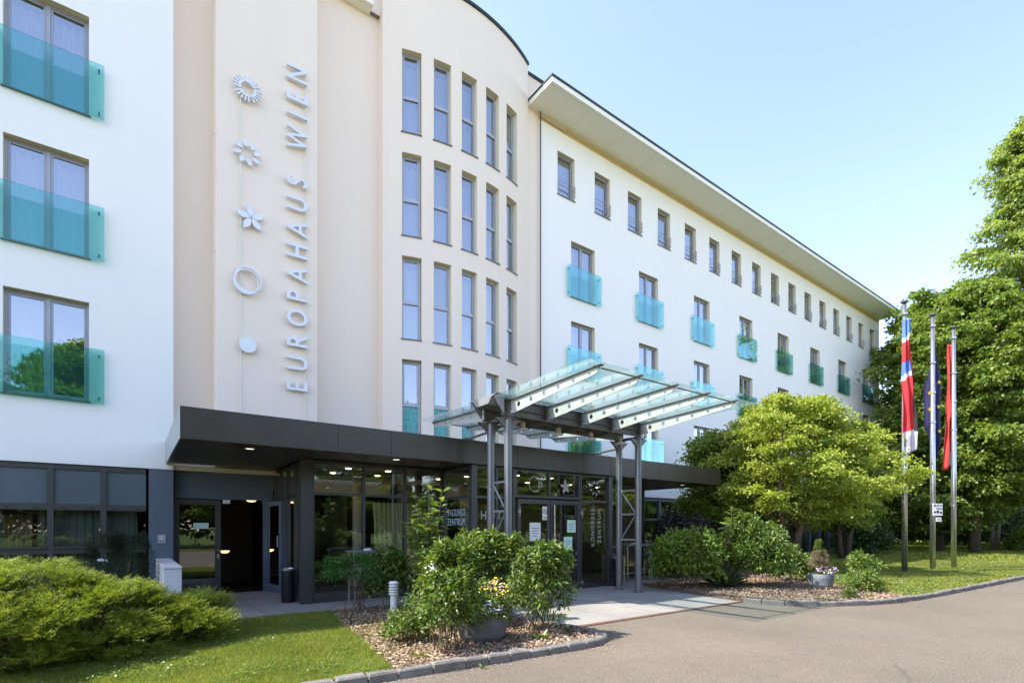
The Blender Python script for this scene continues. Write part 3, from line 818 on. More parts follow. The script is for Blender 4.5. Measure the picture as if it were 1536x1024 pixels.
# left recess doors
d = MB(); x0, x1, y = .84, 1.80, 14.54
for a, b_, c, e in ((x0, x0+.1, .02, 2.30), (x1-.12, x1, .02, 2.30), (x0+.1, x1-.12, 2.18, 2.30), (x0+.1, x1-.12, .02, .24)): d.box(a, b_, y, y+.06, c, e)
door = BP(d, 'door', M['darkfr'])
p = MB(); p.quad((x0+.1, y+.03, .24), (x1-.12, y+.03, .24), (x1-.12, y+.03, 2.18), (x0+.1, y+.03, 2.18)); BP(p, 'pane', M['pane_dark'], door)
h = MB(); h.tube([(x1-.06, y-.05, 1.08), (x1-.18, y-.05, 1.08)], .011, 8); h.tube([(x1-.06, y, 1.08), (x1-.06, y-.055, 1.08)], .02, 8); h.box(x1-.075, x1-.045, y-.01, y, .88, .98)
BP(h, 'handle', M['alu'], door)
p = MB(); p.box(x0+.38, x0+.70, y+.012, y+.016, 1.60, 1.74); BP(p, 'door_sticker', M['paperg'], door)
# open leaf, swung outward
d = MB(); x = 2.80; DM = Matrix.Translation((2.80-HB[0], 14.54-HB[1], 0))@Matrix.Rotation(.20, 4, 'Z')@Matrix.Translation((HB[0]-2.80, HB[1]-14.54, 0))
def yz(a0, a1, z0, z1): d.box(x, x+.06, a0, a1, z0, z1)
yz(13.62, 13.73, .02, 2.28); yz(14.44, 14.54, .02, 2.28); yz(13.73, 14.44, 2.17, 2.28); yz(13.73, 14.44, .02, .2)
door2 = BP(d, 'door', M['bluegrey']); door2['label'] = 'blue grey glazed door leaf standing open'
p = MB(); p.quad((x+.03, 13.73, .2), (x+.03, 14.44, .2), (x+.03, 14.44, 2.17), (x+.03, 13.73, 2.17)); BP(p, 'pane', M['pane_dark'], door2)
h = MB(); h.tube([(x, 13.68, 1.15), (x-.06, 13.68, 1.15), (x-.06, 13.68, 1.42), (x, 13.68, 1.42)], .012, 8); BP(h, 'handle', M['alu'], door2)
door2.matrix_basis = DM
# corridor behind
mb = MB(); mb.box(.84, 3.1, 17.4, 17.5, 0, 2.6); mb.quad((1.82, 14.62, 2.5), (3.1, 14.62, 2.5), (3.1, 17.4, 2.5), (1.82, 17.4, 2.5))
mb.quad((3.1, 14.62, 0), (3.1, 17.4, 0), (3.1, 17.4, 2.6), (3.1, 14.62, 2.6))
BP(mb, 'corridor', M['inwood'])
mb = MB(); mb.quad((.84, 14.6, .03), (12, 14.6, .03), (12, 18, .03), (.84, 18, .03)); BP(mb, 'interior_floor', M['inwood'])
def sconce(x, y, z, r=.13):
    m = MB(); prof = [(.005, z-.07), (r*.6, z-.06), (r*.9, z-.03), (r, z)]
    m.lathe(prof, x, y, 16); return BP(m, 'wall_lamp', M['lamp'], smooth=True)
sconce(2.02, 15.6, 1.02, .12); sconce(2.55, 14.95, 2.36, .13)
mb = MB(); mb.box(1.84, 2.0, 14.52, 14.56, 2.22, 2.31); BP(mb, 'door_sensor', M['paper'])
# plaque on the left pier
pq = MB(); pq.box(.50, .66, 14.195, 14.214, 1.27, 1.47); BP(pq, 'wall_plaque', M['greyc'])
pt = MB()
for z, a in ((1.42, .10), (1.39, .08), (1.36, .11)): pt.box(.53, .53+a, 14.191, 14.194, z, z+.012)
BP(pt, 'plaque_text', M['paper'])

# ------------------------------------------------------------------ emblem column and lettering on the tower
sg = (2.3, 14.1, 5.)
emb = thing('emblem_sign', 'vertical row of silver emblems on a thin rod, left on the beige tower', 'sign', sg)
RX = 2.16
m = MB(); m.tube([(RX-2.3, -.06, -1.3), (RX-2.3, -.06, 7.45)], .014, 8)
for z in (-.9, 1.8, 3.4, 5., 6.6): m.tube([(RX-2.3, -.06, z), (RX-2.3, 0, z)], .01, 6)
m.build('rod', M['rod'], emb)
def emblem(name, loops, z, thick=.05, x=0):
    me = shape_mesh(name, loops, thick); mw = Matrix.Translation((x, -.10, z-5.))@FACE
    return put(me, M['signm'], name, emb, mw)
# toothed ring in four segments
R1, R0 = .20, .145
for q in range(4):
    a0 = q*PI/2+.08+.4; a1 = a0+PI/2-.16; lp = []
    nt_ = 5
    for i in range(nt_):
        s0 = a0+(a1-a0)*i/nt_; s1 = s0+(a1-a0)/nt_*.5; s2 = s0+(a1-a0)/nt_
        lp += [(R1*math.cos(s0)*1.0, R1*math.sin(s0)), (.31*math.cos(s0), .31*math.sin(s0)), (.31*math.cos(s1), .31*math.sin(s1)), (R1*math.cos(s1), R1*math.sin(s1))]
    lp += [(R1*math.cos(a1), R1*math.sin(a1))]
    lp += [(R0*math.cos(a1-(a1-a0)*i/8), R0*math.sin(a1-(a1-a0)*i/8)) for i in range(9)]
    emblem('toothed_ring_segment', [lp], 12.28)
lv = [circle(.22*math.cos(t), .22*math.sin(t), .085, 14, .05, t+.25) for t in [k*PI/4+.2 for k in range(8)]]
emblem('leaf_ring', lv, 10.72)
m = MB(); m.tube([(.20*math.cos(t*PI/12), -.085, 5.72+.20*math.sin(t*PI/12)) for t in range(25)], .012, 6); m.build('ring_wire', M['signm'], emb)
pl = []
for k in range(5):
    t = k*2*PI/5+PI/2+.12; c_, s_ = math.cos(t), math.sin(t)
    half = [(.02, .012), (.10, .062), (.18, .078), (.26, .05), (.34, 0)]
    pts = half+[(a, -b_) for a, b_ in reversed(half[:-1])]
    pl.append([(a*c_-b_*s_, a*s_+b_*c_) for a, b_ in pts])
for p_ in pl: emblem('flower_petal', [p_], 9.17, .05, .08)
emblem('flower_centre', [circle(0, 0, .035)], 9.17, .05, .08)
emblem('thin_ring', [circle(.015, .02, .31, 40), circle(.015, .02, .275, 40)], 7.63, .04)
emblem('thin_ring', [circle(0, 0, .28, 40, .30), circle(.02, .02, .25, 40, .26)], 7.58, .07, -.03)
emblem('disc', [circle(0, 0, .19, 36)], 6.06, .06, .01)

ls = thing('lettering_sign', 'vertical silver lettering EUROPAHAUS WIEN on a rod, right side of the beige tower', 'sign', (3.5, 14.1, 5.))
m = MB(); m.tube([(.17, -.05, -1.45), (.17, -.05, 8.4)], .012, 8); m.build('rod', M['rod'], ls)
LET = list(zip('EUROPAHAUSWIEN', [5.25, 5.83, 6.41, 6.99, 7.56, 8.10, 8.70, 9.27, 9.90, 10.47, 11.58, 12.17, 12.63, 13.22]))
ROT = Matrix.Rotation(PI/2, 4, 'Z')
for ch, z in LET:
    me = text_mesh('letter', ch, .70, .07, .78, fat=.008); lo, hi = bounds(me)
    hgt = hi[1]-lo[1]; sc = .50/hgt; wd = (hi[0]-lo[0])*sc
    if ch == 'I': wd = (hi[0]-lo[0])*sc
    mw = Matrix.Translation((.2, -.10, z-5.))@FACE@ROT@Matrix.Diagonal((sc, sc, 1, 1))@Matrix.Translation((-(lo[0]+hi[0])/2, -lo[1], 0))
    o = put(me, M['signm'], 'letter', ls, mw)

# ------------------------------------------------------------------ entrance pavilion
PB = (8.5, 11.5, 0.)
pav = thing('entrance_pavilion', 'low glazed entrance pavilion with flat dark metal roof in front of the hotel', 'building', PB)
def PP(mb, name, mats, parent=None, smooth=False): return mb.build(name, mats, parent or pav, off=PB, smooth=smooth)
FX0, FX1, FY, FZ0, FZ1 = .65, 16.1, 10.0, 3.07, 3.60
mb = MB()
js = [FX0, 3.22]+[3.22+1.076*i for i in range(1, 12)]+[FX1]
for a, b_ in zip(js, js[1:]): mb.bbox(a+.004, b_-.004, FY, FY+.03, FZ0, FZ1, .003)
ys = [FY, 11.4, 12.8, 14.19]
for a, b_ in zip(ys, ys[1:]):
    mb2 = MB(); mb2.bbox(FX0, FX0+.03, a+.034, b_-.002, FZ0, FZ1, .003); PP(mb2, 'fascia_return', M['return_sheen']); mb.bbox(FX1-.03, FX1, a+.034, b_-.002, FZ0, FZ1, .003)  # left return: same dark cladding, its reflected brightness put into the colour
PP(mb, 'fascia', M['dark'])
mb = MB(); mb.box(FX0+.034, FX1-.034, FY+.034, 14.19, FZ0+.03, FZ1-.03); PP(mb, 'roof_slab', M['dark'])
mb = MB()
for a, b_ in zip(js, js[1:]): mb.box(a+.006, b_-.006, FY+.06, 11.44, FZ0+.012, FZ0+.028)
mb.box(FX0+.05, 2.9, 11.45, 14.0, FZ0+.012, FZ0+.028)
PP(mb, 'soffit', M['dark'])
def downlight(x, y, z=FZ0+.012):
    m = MB(); m.lathe([(.075, z-.008), (.105, z-.012), (.115, z), (.075, z)], x, y, 24, cap=False); o = PP(m, 'downlight', M['alu'], smooth=True)
    m = MB(); m.lathe([(.001, z-.004), (.074, z-.004)], x, y, 20, cap=False); PP(m, 'lens', M['lampi' if y > 11.05 else 'lampw'], o)
for x, y in ((1.79, 10.64), (4.6, 10.45), (15.1, 10.8)): downlight(x, y)
def glazing(plane, c, a0, a1, posts, z0, z1, trans, pw=.06, name='glazing_frame', dirs=1, glassm='pane_dark'):
    """plane 'y': wall at Y=c spanning X a0..a1; plane 'x': wall at X=c spanning Y"""
    f = MB(); p = MB()
    def B(u0, u1, z_0, z_1, d0=0., d1=.09):
        if plane == 'y': f.box(u0, u1, c+d0, c+d1, z_0, z_1)
        else: f.box(c+d0, c+d1, u0, u1, z_0, z_1)
    for q in posts: B(q-pw/2, q+pw/2, z0, z1)
    zs = [z0]+trans+[z1]
    for q, q2 in zip(posts, posts[1:]):
        for z in zs:
            za, zb = (z-pw/2, z+pw/2) if z not in (z0, z1) else ((z, z+pw) if z == z0 else (z-pw, z))
            B(q+pw/2, q2-pw/2, za, zb, .004, .085)
    o = PP(f, name, M['darkfr'])
    for q, q2 in zip(posts, posts[1:]):
        a, b_ = q+pw/2, q2-pw/2
        if plane == 'y': p.quad((a, c+.045, z0), (b_, c+.045, z0), (b_, c+.045, z1), (a, c+.045, z1))
        else: p.quad((c+.045, a, z0), (c+.045, b_, z0), (c+.045, b_, z1), (c+.045, a, z1))
    PP(p, 'glass', M[glassm], o)
    return o
GZ = 3.07
glazing('y', 11.5, 3.12, 6.3, [3.16, 4.28, 5.29, 6.30], .02, GZ, [2.36])
glazing('x', 3.0, 11.6, 14.5, [11.75, 12.45, 13.15, 13.85, 14.46], .02, GZ, [2.36])
mb = MB(); mb.box(2.90, 3.13, 11.44, 11.62, 0, GZ); PP(mb, 'corner_post', M['darkfr'])
glazing('x', 6.30, 10.2, 11.5, [10.22, 11.46], .02, GZ, [2.34])
gf = glazing('y', 10.12, 6.33, 7.55, [6.40, 7.00, 7.50], .02, GZ, [2.34], .06)
for a in (6.27, 10.755): mb = MB(); mb.box(a, a+.15, 10.08, 10.22, 0, GZ-.002); PP(mb, 'corner_post', M['darkfr'])
glazing('y', 10.12, 7.55, 9.7, [7.56, 8.63, 9.68], 2.37, GZ, [])
glazing('y', 10.12, 9.69, 10.8, [9.73, 10.78], .02, GZ, [2.34])
glazing('x', 10.80, 10.2, 11.5, [10.22, 11.46], .02, GZ, [2.34])
glazing('y', 11.5, 10.85, 14.0, [10.88, 11.9, 12.95, 13.98], .02, GZ, [2.36])
glazing('x', 13.94, 11.6, 14.5, [11.65, 12.6, 13.55, 14.46], .02, GZ, [2.36])
# sliding doors
def leaf(x0, x1, label=None):
    d = MB(); y = 10.10
    for a, b_, c, e in ((x0, x0+.09, .03, 2.33), (x1-.09, x1, .03, 2.33), (x0+.09, x1-.09, 2.22, 2.33), (x0+.09, x1-.09, .03, .2)): d.box(a, b_, y, y+.05, c, e)
    o = PP(d, 'door', M['darkfr'])
    p = MB(); p.quad((x0+.09, y+.025, .2), (x1-.09, y+.025, .2), (x1-.09, y+.025, 2.22), (x0+.09, y+.025, 2.22)); PP(p, 'pane', M['pane_dark'], o)
    return o
d1 = leaf(7.60, 8.62); d2 = leaf(8.64, 9.67)
h = MB(); h.tube([(8.73, 10.04, .25), (8.73, 10.04, 2.2)], .018, 10); h.tube([(8.73, 10.04, .4), (8.73, 10.1, .4)], .01, 6); h.tube([(8.73, 10.04, 2.0), (8.73, 10.1, 2.0)], .01, 6)
PP(h, 'handle', M['alu'], d2)
for hx in (7.60, 9.69):
    h = MB(); h.box(hx-.03, hx+.05, 10.04, 10.1, 1.98, 2.06); h.box(hx-.005, hx+.02, 10.03, 10.045, 1.9, 2.14); h.box(hx-.03, hx+.05, 10.04, 10.1, .12, .22); PP(h, 'hinge', M['alu'], d1 if hx < 8 else d2)
def paper(x, z, w_, h_, par, mt='paper', kind=None):
    y = 10.113
    p = MB(); p.box(x, x+w_, y-.003, y-.001, z, z+h_); o = PP(p, 'paper_notice', M[mt], par)
    t = MB()
    if kind == 'no':
        r = w_*.38; cx, cz = x+w_/2, z+h_*.62
        me = shape_mesh('prohibition_ring', [circle(0, 0, r, 24), circle(0, 0, r*.82, 24)], .001)
        put(me, M['ink'], 'prohibition_ring', par, Matrix.Translation((cx-PB[0], y-.005-PB[1], cz))@FACE)
        t.quad((cx-r*.7, y-.005, cz+r*.55), (cx-r*.55, y-.005, cz+r*.7), (cx+r*.7, y-.005, cz-r*.55), (cx+r*.55, y-.005, cz-r*.7))
        for k in range(2): t.box(x+w_*.2, x+w_*.8, y-.005, y-.004, z+h_*(.10+.08*k), z+h_*(.13+.08*k))
    else:
        for k in range(4):
            a = random.uniform(.1, .3); t.box(x+w_*a, x+w_*(1-a), y-.005, y-.004, z+h_*(.25+.14*k), z+h_*(.28+.14*k))
    PP(t, 'print', M['ink'], par)
paper(7.97, 1.30, .35, .45, d1, 'paper'); paper(8.38, 1.82, .17, .34, d1, 'paper', 'no')
paper(9.22, 1.50, .30, .33, d2, 'paperg'); paper(9.10, 1.05, .30, .34, d2, 'paperg'); paper(8.79, 1.42, .05, .06, d2, 'orange')
# decals: rings and star above the doors
DK = [0]
def decal(name, loops, x, z, mt='decal'):
    DK[0] += 1
    me = shape_mesh(name, loops, .002); put(me, M[mt], name, pav, Matrix.Translation((x-PB[0], 10.115-PB[1]-.014-.004*(DK[0] % 2), z))@FACE)
decal('ring_decal', [circle(0, 0, .20, 36), circle(0, 0, .188, 36)], 8.14, 2.71)
decal('ring_decal', [circle(0, 0, .17, 36, .19), circle(0, 0, .158, 36, .178)], 8.11, 2.715)
for p_ in pl: decal('star_decal', [[(a*.55, b_*.6) for a, b_ in p_]], 9.15, 2.69, 'letterg')
decal('leaf_ring_decal', [circle(.16*math.cos(t), .16*math.sin(t), .05, 12, .024, t) for t in [k*PI/4+.3 for k in range(8)]], 10.24, 2.70, 'letterg')
decal('disc_decal', [circle(0, 0, .09, 24)], 7.25, 2.72)
ringd = []
for k in range(26):
    cx, cz = random.uniform(-.35, .35), random.uniform(-.38, .38); ringd.append(circle(cx, cz, .025, 12)); ringd.append(circle(cx, cz, .014, 12))
me = shape_mesh('dot_decal', ringd, .001); put(me, M['decal'], 'dot_decal', d2, Matrix.Translation((9.2-PB[0], 10.112-PB[1], .68))@FACE)
# lettering on the glass
def lettering(name, txt, par, cap, mw_fn, mt, sx=.8, space=1.05, length=None, fat=.0):
    me = text_mesh(name, txt, 1., .002, sx, space, fat); lo, hi = bounds(me)
    s_ = cap/(hi[1]-lo[1]); sxx = s_ if length is None else length/(hi[0]-lo[0])
    put(me, M[mt], name, par, mw_fn()@Matrix.Diagonal((sxx, s_, 1, 1))@Matrix.Translation((-lo[0], -lo[1], 0)))
# facing -X : local x -> -Y, local y -> Z
SIDE = Matrix(((0, 0, -1, 0), (-1, 0, 0, 0), (0, 1, 0, 0), (0, 0, 0, 1)))
lettering('lettering', 'TAGUNGS', pav, .165, lambda: Matrix.Translation((6.29-PB[0], 11.24-PB[1], 1.90))@SIDE, 'letterb', length=.84, fat=.0)
lettering('lettering', 'ZENTRUM', pav, .165, lambda: Matrix.Translation((6.29-PB[0], 11.24-PB[1], 1.68))@SIDE, 'letterb', length=.84, fat=.0)
lettering('lettering', 'HOTEL', pav, .21, lambda: Matrix.Translation((6.56-PB[0], 10.15-PB[1], 1.81))@FACE, 'letterg', length=.92, space=1.35, fat=.012)
VERT = FACE@Matrix.Rotation(PI/2, 4, 'Z')
lettering('lettering', 'KONGRESS-', pav, .135, lambda: Matrix.Translation((10.26-PB[0], 10.15-PB[1], 1.12))@VERT, 'letterg', length=1.10, space=1.3, fat=.01)
lettering('lettering', 'ZENTRUM', pav, .135, lambda: Matrix.Translation((10.52-PB[0], 10.15-PB[1], 1.20))@VERT, 'letterg', length=.92, space=1.3, fat=.01)
# interior seen through the glass
mb = MB(); mb.quad((3.1, 11.6, .025), (13.9, 11.6, .025), (13.9, 14.6, .025), (3.1, 14.6, .025)); mb.quad((6.4, 10.2, .025), (10.8, 10.2, .025), (10.8, 11.6, .025), (6.4, 11.6, .025)); PP(mb, 'floor', M['tabletop'])
mb = MB(); mb.quad((6.4, 14.45, 0), (13.9, 14.45, 0), (13.9, 14.45, 3), (6.4, 14.45, 3)); mb.quad((3.0, 17.4, 0), (6.4, 17.4, 0), (6.4, 17.4, 3), (3.0, 17.4, 3)); PP(mb, 'back_wall', M['inwall'])
mb = MB(); mb.quad((3.1, 11.6, 3.04), (13.9, 11.6, 3.04), (13.9, 14.6, 3.04), (3.1, 14.6, 3.04)); mb.quad((6.43, 10.22, 3.035), (10.76, 10.22, 3.035), (10.76, 11.6, 3.035), (6.43, 11.6, 3.035)); PP(mb, 'ceiling', M['ceil'])
for x, y in ((4.2, 12.3), (5.2, 12.3), (4.2, 13.5), (5.4, 13.5), (7.2, 12.3), (7.2, 13.4), (8.4, 11.2), (9.6, 11.2), (8.6, 12.8), (10, 12.8), (11.6, 12.6)): downlight(x, y, 3.03)
PP(curtain_mb(5.6, 6.8, .75, 2.35, 14.2, .03, .13), 'curtain', M['curtain_p'])
mb = MB(); mb.tube([(4.75, 13.2, 0), (4.75, 13.2, 3.03)], .13, 20); mb.tube([(7.6, 13.0, 0), (7.6, 13.0, 3.03)], .13, 20); PP(mb, 'interior_column', M['incolumn'], smooth=True)
mb = MB(); mb.box(8.0, 10.4, 13.2, 13.8, .03, 1.1); PP(mb, 'reception_counter', M['inwood'])

# ------------------------------------------------------------------ glass canopy on twin columns
CB = (8.33, 9.02, 0.)
can = thing('glass_canopy', 'butterfly canopy of pale glass on perforated steel ribs and four round columns', 'canopy', CB)
def CP(mb, name, mats, parent=None, smooth=False): return mb.build(name, mats, parent or can, off=CB, smooth=smooth)
CX = [6.29, 7.30, 8.32, 9.34, 10.35]; CY = (8.70, 9.34)
def rib_mesh(sgn):
    """profile in (a,z): a = distance from beam outwards"""
    L = 2.52; out = [(0, 3.97), (.02, 4.21), (L, 4.30), (L+.02, 4.27), (L-.12, 4.19), (1.3, 4.08), (.12, 3.955)]
    loops = [out]
    for k, r in enumerate((.055, .05, .046, .042, .036, .030)):
        a = .27+k*.40; zt = 4.21+.09*a/L; zb = 3.97+.22*a/L
        loops.append(circle(a, (zt+zb)/2-.005, r, 18))
    return shape_mesh('rib', loops, .018)
for sgn, y0 in ((-1, CY[0]-.10), (1, CY[1]+.10)):
    R_ = Matrix(((0, 0, 1, 0), (sgn, 0, 0, 0), (0, 1, 0, 0), (0, 0, 0, 1)))
    base = rib_mesh(sgn); base.transform(R_); base.materials.clear(); base.materials.append(M['ribm'])
    fl = MB(); 
    for a, b_ in ((0.0, 2.56),):
        y_a, y_b = sgn*a, sgn*b_
        z_a, z_b = 4.215, 4.307
        for dz, hw in ((0, .045),):
            fl.quad((-hw, y_a, z_a), (hw, y_a, z_a), (hw, y_b, z_b), (-hw, y_b, z_b))
            fl.quad((-hw, y_a, z_a+.012), (-hw, y_b, z_b+.012), (hw, y_b, z_b+.012), (hw, y_a, z_a+.012))
            for s_ in (-hw, hw): fl.quad((s_, y_a, z_a), (s_, y_b, z_b), (s_, y_b, z_b+.012), (s_, y_a, z_a+.012))
            fl.quad((-hw, y_b, z_b), (hw, y_b, z_b), (hw, y_b, z_b+.012), (-hw, y_b, z_b+.012))
    fl.box(-.05, .05, sgn*.0-.05 if sgn > 0 else -.0, .05 if sgn < 0 else .0, 3.93, 4.235) if False else None
    flo = None
    for x in CX:
        o = link(base, 'rib', can, (x-CB[0], y0-CB[1], 0))
        if flo is None: flo = fl.build('rib_flange', M['steeld'], o); flm = flo.data
        else: link(flm, 'rib_flange', o)
        for q in (.05, 2.5):
            bm_ = MB(); zz = 4.04 if q < 1 else 4.27; bm_.tube([(-.02, sgn*q, zz), (.02, sgn*q, zz)], .014, 8); bm_.build('bolt', M['bolt'], o)
m = MB()
for y in CY:      # channel beams along X
    d = -1 if y < 9 else 1
    m.box(6.12, 10.5, y-.012, y+.012, 3.93, 4.22); m.box(6.12, 10.5, min(y, y+d*.07), max(y, y+d*.07), 4.225, 4.24); m.box(6.12, 10.5, min(y+d*.013, y+d*.07), max(y+d*.013, y+d*.07), 4.06, 4.072); m.box(6.12, 10.5, min(y+d*.013, y+d*.09), max(y+d*.013, y+d*.09), 3.915, 3.93)
CP(m, 'beam', M['steeld'])
m = MB()
for x in CX:
    for y in CY:
        d = -1 if y < 9 else 1
        m.box(x-.05, x+.05, min(y+d*.014, y+d*.10), max(y+d*.014, y+d*.10), 3.90, 4.245)
    m.box(x-.03, x+.03, CY[0]+.014, CY[1]-.014, 3.87, 3.93)
for i in range(4):
    a, b_ = CX[i], CX[i+1]; m.tube([(a, CY[0]+.02, 3.89), (b_, CY[1]-.02, 3.89)], .02, 6)
CP(m, 'cross_beam', M['steeld'])
m = MB()     # gutter trough
P_ = [(8.48, 4.30), (8.68, 4.262), (8.80, 4.14), (9.24, 4.14), (9.36, 4.262), (9.56, 4.30)]
for (a, za), (b_, zb) in zip(P_, P_[1:]):
    m.quad((5.86, a, za), (11.05, a, za), (11.05, b_, zb), (5.86, b_, zb)); m.quad((5.86, a, za-.01), (5.86, b_, zb-.01), (11.05, b_, zb-.01), (11.05, a, za-.01))
m.poly([(5.86, a, z) for a, z in P_]); m.poly([(11.05, a, z) for a, z in reversed(P_)])
m.prism([(5.86, 4.28), (6.12, 4.24), (6.12, 3.95), (5.98, 4.10)], 8.60, 8.62); m.prism([(5.86, 4.28), (6.12, 4.24), (6.12, 3.95), (5.98, 4.10)], 9.42, 9.44)
CP(m, 'gutter', M['steel'])
for i, x in enumerate((6.29, 10.35)):
    for y in CY:
        m = MB(); m.tube([(x, y, .0), (x, y, 3.86)], .082, 28, caps=False); c = CP(m, 'column', M['steelcol'], smooth=True)
        m = MB(); m.box(x-.15, x+.15, y-.1, y+.1, 3.862, 3.885)
        for sx in (-1, 1):
            m.prism([(x+sx*.05, 3.86), (x+sx*.34, 3.86), (x+sx*.24, 3.80), (x+sx*.10, 3.68), (x+sx*.075, 3.55), (x+sx*.05, 3.55)][::sx], y-.03, y+.03)
        m.box(x-.07, x+.07, y-.04, y+.04, 3.6, 3.861)
        m2 = MB(); m2.lathe([(.12, .007), (.12, .022)], x, y, 20); m2.build('base_plate', M['steeld'], c, off=CB)
        m.build('capital', M['steeld'], c, off=CB)
    m = MB()
    for z in (2.58, 1.97, 1.32): m.box(x-.012, x+.012, CY[0]+.07, CY[1]-.07, z-.022, z+.022)
    m.tube([(x, CY[1]-.085, 2.56), (x, CY[0]+.085, 1.99)], .018, 8); m.tube([(x, CY[0]+.085, 1.95), (x, CY[1]-.085, 1.34)], .018, 8)
    CP(m, 'column_lattice', M['steel'])
    m = MB(); m.tube([(x, CY[1]+.05, 3.70), (x, 10.35, 3.66)], .03, 8); m.box(x-.06, x+.06, 10.3, 10.42, 3.59, 3.70); CP(m, 'wall_strut', M['steeld'])
for x in (6.80, 7.82, 8.84, 9.86):
    m = MB(); m.lathe([(.055, 3.88), (.055, 3.76), (.05, 3.755)], x, 8.86, 16); o = CP(m, 'spot_housing', M['lampbody'], smooth=False)
    m = MB(); m.lathe([(.10, 3.74), (.11, 3.725), (.10, 3.715)], x, 8.86, 20); m.build('lamp_disc', M['lampd'], o, off=CB)
gx = [5.86]+[(a+b_)/2 for a, b_ in zip(CX, CX)][0:5]+[11.05]
gx = [5.86, 6.29, 7.30, 8.32, 9.34, 10.35, 11.05]
for y0, y1, z0, z1 in ((8.56, 6.0, 4.325, 4.405), (9.50, 12.0, 4.325, 4.405)):
    for a, b_ in ((5.86, 7.295), (7.305, 9.335), (9.345, 11.05)):
        m = MB(); a += .004; b_ -= .004; t = .014
        v = [(a, y0, z0-.09*0), (b_, y0, z0), (b_, y1, z1), (a, y1, z1)]
        v = [(x, y, z-.085+.0) for x, y, z in v]
        m.quad(*v); m.quad(*[(x, y, z+t) for x, y, z in reversed(v)])
        for k in range(4):
            p, q = v[k], v[(k+1) % 4]; m.quad(p, (p[0], p[1], p[2]+t), (q[0], q[1], q[2]+t), q)
        CP(m, 'glass_panel', M['canglass'])
    m = MB(); yy = y1+(.16 if y1 < 8 else -.16); m.tube([(6.2, yy, 4.30), (10.45, yy, 4.30)], .014, 6); CP(m, 'edge_rail', M['steeld'])

# ------------------------------------------------------------------ furniture on the terrace
def bar_table(x, y, w_, d_, h, label, rz=0):
    t = thing('bar_table', label, 'table', (x, y, .01), rz)
    m = MB(); m.bbox(-w_/2, w_/2, -d_/2, d_/2, h-.05, h, .006); m.build('table_top', M['tabletop'], t)
    for sx in (-1, 1):
        for sy in (-1, 1):
            m = MB(); a, b_ = sx*(w_/2-.05), sy*(d_/2-.05); m.bbox(a-.02, a+.02, b_-.02, b_+.02, 0, h-.05, .003); m.build('leg', M['alu'], t)
    m = MB(); m.box(-w_/2+.07, w_/2-.07, -.012, .012, .22, .25); m.build('foot_rail', M['alu'], t)
    return t
bar_table(4.25, 10.85, 1.05, .45, 1.13, 'narrow dark high table with metal legs outside the left glazing')
m = MB(); m.lathe([(.02, 1.141), (.08, 1.141), (.09, 1.175), (.075, 1.175), (.07, 1.155), (.001, 1.155)], 4.1, 10.8, 20, cap=False); tag(m.build('ashtray', M['paper'], None, off=None), 'small white round ashtray on the dark high table', 'ashtray')
bar_table(12.5, 10.7, 1.1, .5, 1.12, 'dark high table behind the right canopy columns')
m = MB(); m.box(12.4, 12.62, 10.6, 10.72, 1.131, 1.16); tag(m.build('ashtray', M['paper']), 'small white box ashtray on the high table behind the right columns', 'ashtray')
def stool(x, y, rz, label):
    t = thing('bar_stool', label, 'stool', (x, y, .01), rz, 'pale bar stools by the right columns')
    m = MB(); m.bbox(-.2, .2, -.2, .2, .76, .79, .006); m.build('seat', M['tabletop'], t)
    for sx in (-1, 1):
        for sy in (-1, 1):
            m = MB(); m.bbox(sx*.2-.015, sx*.2+.015, sy*.2-.015, sy*.2+.015, 0, 1.05 if sy > 0 else .76, .003); m.build('leg', M['wood'], t)
    m = MB(); m.box(-.185, .185, .185, .213, 1.02, 1.05); m.build('backrest', M['wood'], t)
    m = MB(); 
    for sy in (-1, 1): m.box(-.185, .185, sy*.2-.01, sy*.2+.01, .28, .31)
    m.build('foot_rest', M['wood'], t)
stool(13.25, 10.75, .3, 'pale framed bar stool right of the rightmost column'); stool(11.75, 10.75, -.5, 'pale framed bar stool seen between the two right columns')
def bin_(x, y, h, r, label):
    t = thing('litter_bin', label, 'bin', (x, y, .01))
    m = MB(); m.lathe([(r*.96, 0), (r, .02), (r, h-.1), (r*.99, h-.02)], 0, 0, 28); m.build('body', M['black'], t, smooth=False)
    m = MB(); m.lathe([(r*1.02, h-.03), (r*1.02, h), (r*.8, h+.012), (r*.75, h-.02)], 0, 0, 28); m.build('lid', M['alu'], t)
bin_(2.78, 12.0, .72, .145, 'black cylindrical litter bin beside the open left door')
bin_(10.98, 9.95, .78, .13, 'black litter bin at the right end of the glazed entrance')
# low garden wall
t = thing('garden_wall', 'low pale concrete wall left of the terrace, partly behind the juniper', 'wall', (.6, 12.5, 0))
m = MB(); m.bbox(-.13, .15, -1.5, 1.69, 0, .88, .012); m.build('wall', M['concrete'], t)
m = MB(); m.bbox(-.134, .154, -1.504, 1.69, .884, .93, .01); m.build('coping', M['concrete'], t)
# tap box on the left facade
t = thing('wall_tap', 'small white tap fitting on the dark window sill behind the juniper', 'tap', (-.50, 14.17, .93))
m = MB(); m.bbox(-.06, .06, -.06, .0, -.03, .03, .01); m.build('body', M['bulb'], t); m = MB(); m.tube([(.05, -.03, 0), (.10, -.05, -.01), (.12, -.06, -.05)], .012, 8); m.build('spout', M['bulb'], t)
